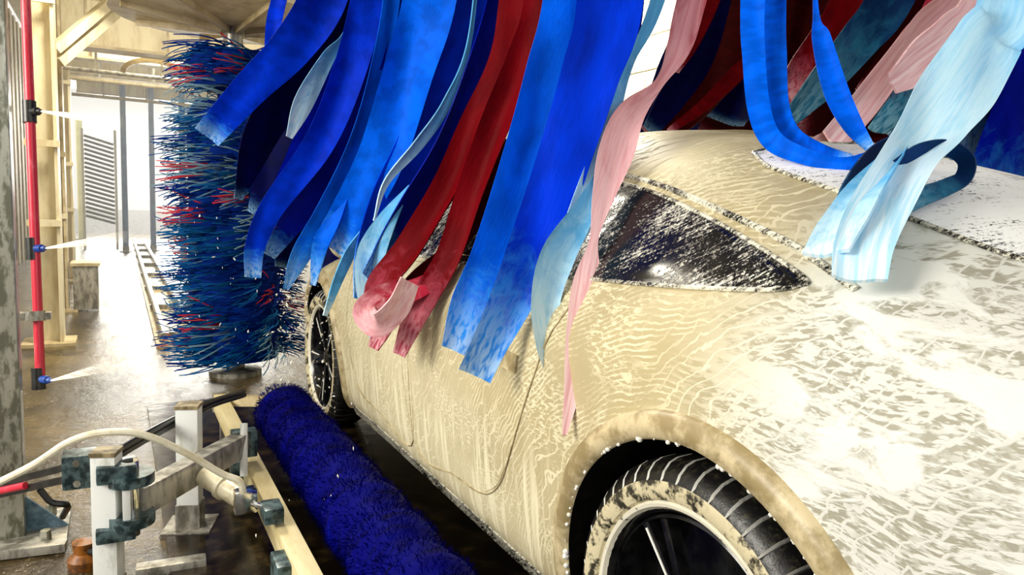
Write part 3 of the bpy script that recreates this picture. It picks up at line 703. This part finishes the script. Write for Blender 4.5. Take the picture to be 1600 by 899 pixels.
# --- far left fan, beyond the front door
strip('blue', [(438, -10, 22, 3.7), (428, 40, 22, 3.7), (424, 110, 18, 3.75)], 'short blue strip at the far left top of the curtain', .1)
strip('blue', [(505, -5, 70, 3.3), (455, 75, 62, 3.35), (390, 140, 52, 3.4), (323, 214, 42, 3.45)], 'broad blue strip swung out farthest left with a square cut end', .12, .1)
strip('navy', [(520, 40, 60, 3.6), (455, 130, 60, 3.62), (405, 220, 50, 3.65), (372, 312, 12, 3.7)], 'shade-toned blue pointed strip below the farthest-swung blue one', .08)
strip('navy', [(560, -5, 90, 3.7), (510, 110, 90, 3.75), (450, 240, 80, 3.8), (405, 340, 40, 3.85)], 'wide shade-toned blue strip hanging behind the left fan', .1)
strip('royal', [(590, -5, 60, 3.5), (545, 120, 60, 3.55), (480, 250, 50, 3.6), (425, 330, 30, 3.65)], 'deep blue strip behind the twisted pale one', .1)
strip('pale', [(545, 40, 8, 3.2), (512, 90, 22, 3.2), (475, 160, 30, 3.25), (452, 215, 10, 3.25)], 'small twisted pale strip in the left fan', .5, .3)
strip('blue', [(575, -5, 50, 3.1), (545, 110, 48, 3.15), (497, 225, 44, 3.2), (425, 325, 36, 3.3), (399, 385, 30, 3.35), (395, 434, 24, 3.35)], 'bright blue strip curling down to a narrow tip over the big brush', .16, .15)
strip('royal', [(610, -5, 60, 3.25), (585, 90, 60, 3.3), (545, 200, 60, 3.35), (480, 310, 50, 3.4), (420, 400, 20, 3.4)], 'deep blue strip between two bright ones in the left fan', .15)
strip('azure', [(612, -5, 26, 2.95), (590, 110, 26, 3.0), (556, 220, 26, 3.0), (510, 330, 34, 3.05), (470, 400, 30, 3.05), (447, 452, 8, 3.1)], 'slim bright blue strip ending in a pale point above the wheel', .28)
strip('royal', [(650, -5, 60, 3.0), (625, 110, 60, 3.05), (575, 240, 60, 3.1), (525, 340, 50, 3.15)], 'deep blue strip just left of the broad bright one', .12)
strip('azure', [(672, -5, 84, 2.75), (640, 110, 78, 2.8), (598, 240, 74, 2.85), (552, 330, 66, 2.9), (515, 388, 56, 2.95)], 'broad bright blue strip with a fishtail end over the fender', .15, -.1)
strip('azure', [(545, 300, 4, 2.9), (520, 345, 22, 2.9), (500, 385, 24, 2.92), (489, 446, 8, 2.95)], 'thin blue tail dangling over the front fender', .2, loose=True)
strip('pale', [(566, 360, 3, 2.85), (548, 395, 16, 2.85), (528, 440, 14, 2.85), (508, 494, 6, 2.85)], 'small blue tail hanging against the front fender', .1, loose=True)
strip('blue', [(735, -5, 66, 2.85), (700, 110, 60, 2.9), (650, 230, 60, 2.9), (610, 320, 60, 2.9), (585, 400, 60, 2.85), (572, 470, 36, 2.8)], 'blue strip with frothy white end against the front door', .30)
strip('navy', [(765, -5, 90, 3.0), (725, 120, 90, 3.0), (675, 250, 80, 3.0), (630, 350, 70, 3.0)], 'shade-toned blue strip left of the red ones', .08)
strip('pale', [(735, 60, 6, 2.7), (700, 160, 14, 2.7), (655, 225, 16, 2.72), (604, 285, 9, 2.75), (585, 345, 1.5, 2.72)], 'thin pale edge-on strip snaking down the left fan', .6, .6)
strip('royal', [(790, -5, 60, 2.6), (745, 120, 62, 2.6), (700, 230, 62, 2.6), (650, 320, 60, 2.65), (612, 390, 56, 2.65), (582, 440, 44, 2.6)], 'deep blue strip beside the reds with a sudsy end', .24)
strip('pale', [(640, 290, 4, 2.62), (604, 345, 30, 2.6), (580, 400, 44, 2.6), (577, 460, 36, 2.6), (585, 530, 14, 2.6)], 'frothy pale blue strip end lying on the front door', .5, loose=True)
# --- reds
strip('maroon', [(742, -5, 24, 3.2), (728, 60, 26, 3.2), (712, 120, 10, 3.2)], 'short sliver of red strip between blue strips', .05)
strip('red', [(812, -5, 60, 2.5), (790, 90, 50, 2.5), (745, 190, 50, 2.5), (700, 290, 44, 2.5), (640, 385, 44, 2.5), (590, 450, 40, 2.5), (600, 500, 34, 2.45), (583, 545, 16, 2.45)], 'red strip whose pink end bunches up on the front door', .36)
strip('red', [(848, -5, 60, 2.35), (822, 90, 58, 2.35), (778, 190, 50, 2.35), (735, 300, 44, 2.38), (700, 400, 40, 2.4), (655, 480, 40, 2.4), (623, 555, 20, 2.4)], 'long red strip tapering to a pink point on the doors', .36)
strip('maroon', [(800, 220, 50, 2.5), (765, 320, 50, 2.5), (720, 400, 60, 2.5), (660, 440, 44, 2.5), (612, 486, 34, 2.45)], 'crumpled dark red strip folded between the two long reds', .10, loose=True)
lp = [(720, 400, 4, 2.45), (690, 430, 24, 2.43), (640, 455, 34, 2.40), (596, 462, 34, 2.38), (570, 486, 36, 2.34), (590, 508, 38, 2.30), (622, 480, 36, 2.31), (640, 440, 30, 2.33)]
strip('pink', lp, 'pink-edged red strip curled into a loop on the front door', .45, loose=True)
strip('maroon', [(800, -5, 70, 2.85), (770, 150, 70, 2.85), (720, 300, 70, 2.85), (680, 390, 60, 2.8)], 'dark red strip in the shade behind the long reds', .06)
# --- front blues
strip('azure', [(905, -5, 110, 2.02), (870, 120, 100, 2.0), (828, 250, 88, 1.98), (775, 400, 76, 1.96), (738, 480, 70, 1.95), (708, 548, 38, 1.95)], 'broad bright blue front strip ending against the rear door', .28, .12)
strip('blue', [(955, -5, 100, 1.96), (922, 120, 90, 1.94), (880, 250, 84, 1.92), (838, 380, 80, 1.90), (800, 470, 66, 1.89), (765, 540, 54, 1.88), (742, 588, 52, 1.88)], 'broad blue front strip with a pale rounded end by the door handle', .42, -.1)
strip('royal', [(985, -5, 46, 2.06), (960, 100, 50, 2.05), (915, 250, 60, 2.03), (880, 360, 56, 2.0), (855, 430, 50, 1.98)], 'deep blue strip showing at the right edge of the front pair', .14)
strip('pale', [(945, 255, 6, 1.9), (912, 330, 36, 1.87), (872, 400, 54, 1.85), (853, 470, 46, 1.84), (858, 540, 40, 1.83), (866, 595, 16, 1.83)], 'blue strip end frosted white and cut to a point by the door edge', .55, 0, loose=True)
strip('pale', [(1030, -5, 22, 2.0), (985, 95, 14, 1.98), (958, 170, 26, 1.96), (938, 250, 40, 1.94), (912, 330, 46, 1.9), (880, 400, 30, 1.88), (862, 440, 8, 1.87)], 'twisted pale blue and white strip left of the pink one', .75, .2)
strip('pink', [(1082, -5, 46, 2.05), (1060, 75, 38, 2.02), (1030, 130, 16, 2.0), (985, 180, 46, 1.95), (962, 240, 56, 1.9), (942, 310, 34, 1.87), (928, 375, 14, 1.83), (918, 440, 44, 1.79), (905, 520, 40, 1.75), (896, 600, 28, 1.70), (882, 680, 7, 1.66)], 'long pink strip trailing lowest, down to the rear wheel arch', 2.0, .1, curl=.1)
# --- right side, in the shade over the roof
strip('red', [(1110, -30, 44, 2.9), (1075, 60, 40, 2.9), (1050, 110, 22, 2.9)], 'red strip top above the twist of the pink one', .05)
strip('navy', [(1120, -5, 44, 3.0), (1090, 90, 46, 3.0), (1050, 150, 46, 3.0), (1015, 205, 26, 3.0)], 'shade-toned blue strip tucked behind the twisted pink one', .06)
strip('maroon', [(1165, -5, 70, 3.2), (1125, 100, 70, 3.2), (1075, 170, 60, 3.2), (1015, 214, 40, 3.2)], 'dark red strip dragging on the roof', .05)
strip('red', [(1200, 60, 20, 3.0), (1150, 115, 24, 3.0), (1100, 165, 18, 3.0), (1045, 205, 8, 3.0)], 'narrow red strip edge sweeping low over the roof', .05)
strip('maroon', [(1140, -5, 40, 3.4), (1110, 80, 50, 3.4), (1060, 150, 60, 3.4)], 'deep shade-toned red strip in the dark behind the roof', .05)
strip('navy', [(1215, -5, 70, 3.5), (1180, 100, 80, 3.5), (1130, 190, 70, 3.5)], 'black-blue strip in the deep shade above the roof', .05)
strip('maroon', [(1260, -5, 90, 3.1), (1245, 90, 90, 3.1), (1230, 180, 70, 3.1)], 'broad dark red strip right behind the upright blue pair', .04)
strip('azure', [(1176, -5, 36, 1.86), (1178, 90, 34, 1.84), (1186, 170, 34, 1.80), (1206, 218, 32, 1.74), (1250, 242, 26, 1.68), (1310, 256, 20, 1.63), (1362, 246, 22, 1.60), (1402, 222, 20, 1.58)], 'left strip of the upright bright blue pair bending over the roof', .05, .05)
strip('azure', [(1208, -5, 40, 1.90), (1209, 90, 38, 1.88), (1214, 165, 36, 1.84), (1236, 212, 32, 1.78), (1285, 238, 24, 1.72), (1330, 250, 18, 1.68)], 'right strip of the upright bright blue pair bending over the roof', .05, -.1)
strip('azure', [(1274, -5, 6, 1.9), (1283, 60, 26, 1.88), (1305, 140, 34, 1.84), (1332, 195, 28, 1.80), (1362, 234, 12, 1.76)], 'lone curved blue strip with wet dots right of the upright pair', .06, .3)
strip('red', [(1335, -5, 66, 2.6), (1300, 60, 64, 2.6), (1258, 120, 60, 2.6), (1226, 155, 30, 2.6)], 'bright crimson strip slanting behind the lone curved blue one', .22)
strip('teal', [(1390, -5, 66, 2.45), (1345, 60, 60, 2.45), (1290, 125, 50, 2.45), (1235, 185, 26, 2.45)], 'splashed teal strip crossing behind the curved blue one', .55)
strip('maroon', [(1400, 30, 70, 2.7), (1345, 120, 60, 2.7), (1290, 190, 50, 2.7), (1245, 215, 30, 2.65)], 'dark red strip lying low between teal and pink strips', .10)
strip('maroon', [(1460, -5, 60, 2.5), (1410, 80, 50, 2.5), (1360, 150, 44, 2.5)], 'shade-toned red strip above the pale pink bundle', .06)
strip('pink', [(1500, -30, 50, 2.2), (1445, 40, 46, 2.18), (1395, 105, 44, 2.15), (1345, 170, 46, 2.1), (1300, 220, 40, 2.05)], 'pale pink strip streaming down to the roof edge', 2.2, .2)
strip('pink', [(1470, -10, 34, 2.3), (1420, 60, 30, 2.28), (1372, 130, 36, 2.24), (1320, 205, 36, 2.15), (1270, 228, 20, 2.05)], 'narrow pink strip with maroon folds beside the pale pink one', .9, -.3)
strip('pink', [(1540, -10, 50, 2.05), (1490, 55, 60, 2.02), (1440, 95, 60, 2.0), (1395, 130, 30, 1.98)], 'frothy pink strip crossing behind the white strip', 1.8)
strip('navy', [(1490, 60, 80, 2.6), (1430, 150, 80, 2.6), (1385, 205, 60, 2.6)], 'shade-toned blue strip in the gap left of the white strip', .30)
strip('teal', [(1440, 120, 40, 2.4), (1400, 175, 44, 2.4), (1370, 205, 30, 2.4)], 'teal strip peeping out under the pink bundle', .4)
strip('pale', [(1582, -10, 90, 1.70), (1545, 60, 100, 1.66), (1495, 140, 110, 1.58), (1450, 205, 90, 1.50), (1412, 255, 76, 1.41), (1375, 320, 84, 1.30), (1350, 380, 84, 1.21), (1342, 436, 78, 1.16)], 'broad frothy white strip draped over the rear pillar', 1.9, .1)
strip('pale', [(1398, 240, 30, 1.47), (1352, 292, 56, 1.37), (1318, 345, 66, 1.28), (1290, 395, 60, 1.22)], 'pale grey-blue strip flap lying under the draped white one', .35, loose=True)
strip('teal', [(1405, 262, 26, 1.42), (1440, 238, 26, 1.44), (1480, 232, 24, 1.47), (1508, 250, 24, 1.48), (1505, 276, 24, 1.45), (1478, 292, 26, 1.41), (1440, 306, 30, 1.37), (1405, 320, 36, 1.33)], 'dark teal strip curled into a round loop on the rear window', .25, loose=True, curl=.02)
strip('teal', [(1412, 218, 24, 1.56), (1370, 246, 34, 1.52), (1330, 300, 30, 1.42), (1312, 350, 16, 1.33)], 'dark underside of a strip folding over the roof edge', .2, loose=True)
# --- behind the car at the far right
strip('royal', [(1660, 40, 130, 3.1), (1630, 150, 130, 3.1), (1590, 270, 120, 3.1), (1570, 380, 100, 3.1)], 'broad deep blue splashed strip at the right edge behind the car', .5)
strip('navy', [(1570, 60, 90, 3.3), (1545, 160, 90, 3.3), (1520, 280, 90, 3.3)], 'shade-toned blue strip hanging behind the white strip beyond the car', .4)
strip('navy', [(1500, -5, 110, 3.6), (1470, 110, 110, 3.6), (1440, 240, 100, 3.6)], 'widest shade-toned blue strip in the dark beyond the rear window', .1)  # shade-coloured rear rows, added to fill the black between strips
strip('maroon', [(1400, -5, 120, 3.7), (1370, 110, 120, 3.7), (1340, 240, 100, 3.7)], 'widest shade-toned red strip in the dark beyond the rear window', .1)
strip('navy', [(1310, -5, 100, 3.8), (1290, 110, 110, 3.8), (1270, 230, 100, 3.8)], 'shade-toned blue strip closing the gap behind the crimson one', .1)
strip('maroon', [(1200, -5, 110, 3.9), (1170, 110, 110, 3.9), (1130, 230, 100, 3.9)], 'shade-toned red strip farthest back above the car roof', .1)
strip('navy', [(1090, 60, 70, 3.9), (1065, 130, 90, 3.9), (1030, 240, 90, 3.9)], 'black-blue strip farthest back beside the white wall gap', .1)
for k, (x0, dx) in enumerate(((560, -110), (620, -110), (690, -110))):  # dark backing added behind the left fan to fill its shaded gaps
    strip(['navy', 'navy', 'royal'][k], [(x0, -10, 90, 3.95), (x0+dx*.4, 170, 95, 4.0), (x0+dx*.8, 330, 80, 4.0), (x0+dx, 420+8*k, 40, 4.0)],
          ['shade-toned blue backing strip at the left end of the rear row', 'second shade-toned blue backing strip of the rear row', 'deep blue backing strip amid the shade-toned rear row'][k], .05)

# ------------------------------------------------------------------ spray stand at the left
px0 = atz(30, 845, 0)
cx_, cy_ = px0.x-.055, px0.y+.03
t = thing('spray_post', 'speckled galvanised steel post at the left edge of the view', 'post', (cx_, cy_, 0))
b = MB().box((cx_, cy_, 1.6), (.15, .10, 3.2), None, .012).build('channel', M['galv'], t)
MB().box((cx_-.03, cy_-.055, 1.6), (.012, .012, 3.1)).build('cable', M['hose'], b)
MB().box((cx_+.0, cy_, .010), (.40, .34, .02), None, .003).build('base_plate', M['steel'], t)
gs = MB(); gp = [(cx_+.07, cy_-.01, .02), (cx_+.20, cy_-.01, .02), (cx_+.07, cy_-.01, .15)]
gs.add(gp+[(x, y+.012, z) for x, y, z in gp], [(0, 1, 2), (3, 5, 4), (0, 3, 4, 1), (1, 4, 5, 2), (2, 5, 3, 0)]); gs.build('gusset', M['bluemetal'], t, None)
for dx, dy in ((.14, -.12), (-.14, -.12), (.14, .12)): MB().lathe([(0, .04), (.016, .04), (.018, .02), (.018, .0)], (cx_+dx, cy_+dy, .02), n=6).build('anchor_bolt', M['galv'], t)
tp = 2.72
P0, P1 = at(39, -30, tp), at(63, 592, tp)
t = thing('spray_pipe', 'red upright spray pipe with black nozzles beside the steel post', 'pipe', (P1.x, P1.y, 0))
top = Vector((P1.x + (P0.x-P1.x), P1.y+(P0.y-P1.y), P0.z)); ext = P0 + (P0-P1)*.9
MB().tube([P1, P0, ext], .0165, 14).build('pipe', M['redpipe'], t)
jets = []
for (x, y, tx, ty, name) in ((46, 175, 62, 174, 'a'), (51, 389, 74, 388, 'b'), (60, 592, 80, 595, 'c')):
    q = at(x, y, tp); d = (P0-P1).normalized(); n_ = MB().tube([q-d*.04, q+d*.04], .023, 14)
    nz = n_.build('nozzle', M['black'], t)
    e = at(tx, ty, tp-.02); dv = (e-q).normalized()
    MB().tube([q, q+dv*.045, q+dv*.046, q+dv*.06], [.015, .015, .010, .008], 12).build('spray_tip', M['bluecap'] if name != 'a' else M['black'], nz)
    jets.append((q+dv*.062, dv))
q = at(55, 494, tp-.01)
MB().lathe([(.018, -.018), (.034, -.018), (.034, .018), (.018, .018)], q, (P0-P1).normalized(), 16, close=True).bar(q+Vector((-.10, .0, 0)), q+Vector((.05, 0, 0)), .03, .026).build('pipe_clamp', M['steel'], t)
for (p, dv), (tx, ty, L), lab in zip(jets, ((125, 183, .36), (140, 378, .36), (150, 578, .30)), ('thin white water jet from the topmost black nozzle', 'thin white water jet from the middle black nozzle', 'thin white water jet from the lowest black nozzle')):
    d = (at(tx, ty, tp-.05)-p).normalized(); e = p+d*L
    o = MB().tube([p, p+d*L*.3, p+d*L*.65, e], [.003, .010, .016, .022], 16, cap=False).build('water_jet', M['spray']); fa = o.data.attributes.new('fade', 'FLOAT', 'POINT'); fa.data.foreach_set('value', [q for q in (1.0, .75, .3, 0.0) for _ in range(16)]); tag(o, lab, 'water jet', 'water jets of the spray pipe')

# ------------------------------------------------------------------ machinery beside the roller brush
def sqpost(px, ptop, ztop, w, label, sleeve):
    d = ray(px, ptop); p = CAM + d*((ztop-CAMH)/d.z)
    t = thing('support_post', label, 'post', (p.x, p.y, 0), 'white machine posts')
    rot = Matrix.Rotation(-.32, 3, 'Z')
    MB().box((p.x, p.y, ztop/2+.05), (w, w, ztop-.10), rot, .004).build('tube', M['white'], t)
    MB().box((p.x, p.y, ztop-.004), (w*1.06, w*1.06, .012), rot).build('cap', M['brown'], t)
    MB().box((p.x, p.y, .05), (w*1.10, w*1.10, .10), rot).build('sleeve', M['brown'] if sleeve else M['steel'], t)
    MB().box((p.x, p.y, .008), (w*2.2, w*2.2, .016), rot).build('base_plate', M['steel'], t)
    return p
A = sqpost(166, 704, .48, .064, 'nearer tall white square post with a brown sleeve', True)
B = sqpost(295, 632, .46, .074, 'farther white square post behind the swing arm', False)
# swing arm and pivot
a0 = at(212, 785, 2.12); a1 = at(385, 690, 2.80)
t = thing('swing_arm', 'grey square steel arm reaching from the near post to the rail', 'arm', (a0.x, a0.y, 0))
arm = MB().bar(a0, a1, .06, .085, bev=.005).build('arm_tube', M['steel'], t)
MB().box(a0.lerp(a1, .97), (.09, .06, .10), None, .006).build('end_bracket', M['tealmetal'], t)
hx = at(205, 778, 2.10)
for z0, z1, r in ((-.075, -.045, .062), (.045, .075, .062)):
    MB().lathe([(0, z0), (r, z0), (r, z1), (0, z1)], hx, n=28).build('pivot_disc', M['tealmetal'], t)
MB().tube([hx+Vector((0, 0, -.11)), hx+Vector((0, 0, .11))], .022, 14).build('pivot_pin', M['chrome'], t)
MB().box(hx+Vector((-.035, .0, .085)), (.10, .085, .05), None, .008).build('bearing_block', M['tealmetal'], t)
MB().box(hx+Vector((-.04, .0, -.09)), (.10, .085, .04), None, .008).build('bearing_block', M['tealmetal'], t)
MB().box(hx+Vector((-.012, -.045, .0)), (.02, .02, .09), None, .004).build('grease_plate', M['white'], t)
# tie rods to the left with the teal clevis
cl = at(127, 732, 2.16)
t = thing('tie_rod', 'pair of dark tie rods with a teal clevis left of the near post', 'rod', (cl.x, cl.y, 0))
MB().box(cl, (.095, .08, .10), None, .008).build('clevis', M['tealmetal'], t)
for y0, y1, x1 in ((728, 757, -40), (747, 772, -40)):
    MB().bar(at(112, y0, 2.16), at(x1, y1+10, 2.30), .022, .020).build('rod', M['black'], t, None)
MB().tube([at(40, 759, 2.2), at(-40, 776, 2.26)], .011, 10).build('red_sleeve', M['redpipe'], t)
for dz in (-.03, .03): MB().tube([cl+Vector((-.01, -.05, dz)), cl+Vector((-.01, .05, dz))], .010, 6).build('clevis_bolt', M['steel'], t)
# black hydraulic lines between the posts
for dy, lab in ((0, 'upper black tube running between the white posts'), (9, 'lower black tube running between the white posts')):
    mb = MB().tube([Vector(p) for p in crom([at(172, 712+dy, 2.24), at(225, 680+dy, 2.42), at(278, 652+dy, 2.66), at(330, 628+dy*.7, 2.95), at(382, 612+dy*.6, 3.25)], 6)], .011, 10)
    tag(mb.build('hydraulic_tube', M['black']), lab, 'tube', 'black tubes between the posts')
# air cylinder and hose
c0, c1 = at(318, 742, 2.42), at(385, 783, 2.32)
t = thing('air_cylinder', 'cream pneumatic cylinder with clamp ring beside the rail', 'cylinder', (c0.x, c0.y, 0))
dv = (c1-c0); MB().tube([c0, c0+dv*.04, c0+dv*.9], [.026, .034, .034], 20).build('barrel', M['cyl'], t)
MB().tube([c0+dv*.44, c0+dv*.52], .041, 20).build('clamp_ring', M['hose'], t)
MB().box(c0+dv*.97, (.07, .06, .075), None, .012).build('end_cap', M['chrome'], t)
MB().tube([c1, at(420, 797, 2.28)], .009, 10).build('piston_rod', M['chrome'], t)
MB().box(at(425, 800, 2.28), (.06, .09, .05), None, .01).build('rod_eye', M['tealmetal'], t)
hp = crom([at(-30, 768, 2.05), at(50, 728, 2.05), at(110, 690, 2.06), at(165, 676, 2.08), at(225, 680, 2.12), at(290, 708, 2.18), at(345, 740, 2.24), at(374, 752, 2.26), at(380, 770, 2.27)], 6)
tag(MB().tube([Vector(p) for p in hp], .0105, 10).build('air_hose', M['hose']), 'white air hose arching over the near post to the cylinder', 'hose')
hp = crom([at(62, 765, 2.2), at(80, 785, 2.22), at(105, 790, 2.25), at(98, 808, 2.3)], 6)
tag(MB().tube([Vector(p) for p in hp], .010, 8).build('drain_hose', M['black']), 'short black hose drooping to the floor near the steel post', 'hose')
# floor irons
for (xa, ya, xb, yb, lab) in ((-30, 868, 104, 852, 'flat steel iron on the floor below the steel post'), (212, 893, 322, 876, 'flat steel iron on the floor right of the near post')):
    tag(MB().bar(atz(xa, ya, .02), atz(xb, yb, .02), .05, .03, bev=.004).build('floor_iron', M['steel']), lab, 'steel iron', 'irons on the floor')
f0 = atz(132, 872, .03)
t = thing('drain_fitting', 'rusty orange fitting on the floor left of the near post', 'fitting', (f0.x, f0.y, 0))
MB().lathe([(0, .0), (.045, .0), (.05, .03), (.03, .05), (.035, .085), (0, .09)], (f0.x, f0.y, 0), n=18).build('body', M['rust'], t); MB().tube([(f0.x, f0.y, .06), (f0.x+.06, f0.y-.05, .06)], .018, 10).build('outlet', M['black'], t)

# ------------------------------------------------------------------ flying suds
fl = MB()
def blob(p, r):
    ax = Vector((rng.normal()*.5, rng.normal()*.5, rng.normal())); k = rng.uniform(.4, 1.0); fl.lathe([(0, -r*2.2), (r*.5*k, -r*.9), (r*k, .2*r), (.45*r*k, r), (0, 1.7*r)], p, ax, 5)
for k in range(110): blob(at(rng.uniform(430, 525), rng.uniform(440, 660), rng.uniform(3.3, 3.5)), .0012+abs(rng.normal())*.0032)
for k in range(45): blob(at(rng.uniform(300, 480), rng.uniform(320, 580), rng.uniform(3.6, 4.2)), .0015+abs(rng.normal())*.003)
for k in range(16): blob(at(rng.uniform(400, 700), rng.uniform(590, 860), rng.uniform(1.9, 2.1)), rng.uniform(.001, .0035))
tag(fl.build('flying_suds', M['foam']), 'white flecks of suds thrown off by the brushes', 'suds', kind='stuff')
lt = MB()
for k in range(140):
    p = Vector((CX-.93+rng.uniform(-.03, .06), rng.uniform(1.5, 3.4), .0)); r = rng.uniform(.004, .016)
    lt.lathe([(r*1.4, 0.013), (r, .013+r*.7), (0, .013+r)], p, (0, 0, 1), 8)
tag(lt.build('fallen_suds', M['foam']), 'clots of white suds fallen on the floor along the sill', 'suds', kind='stuff')

# ------------------------------------------------------------------ mist hanging in the tunnel towards the exit
_t = NT('fine_mist'); _t.n.remove(_t.b); pv = _t.new('ShaderNodeVolumePrincipled', {'Color': (1, 1, 1), 'Density': .035, 'Anisotropy': .4}); _t.l.new(pv.outputs[0], _t.out.inputs['Volume'])
tag(MB().box((1.4, 14.0, 1.6), (5.5, 16.0, 3.1)).build('mist', _t.m, None, None), 'thin white mist hanging in the tunnel towards the exit', 'mist', kind='stuff')
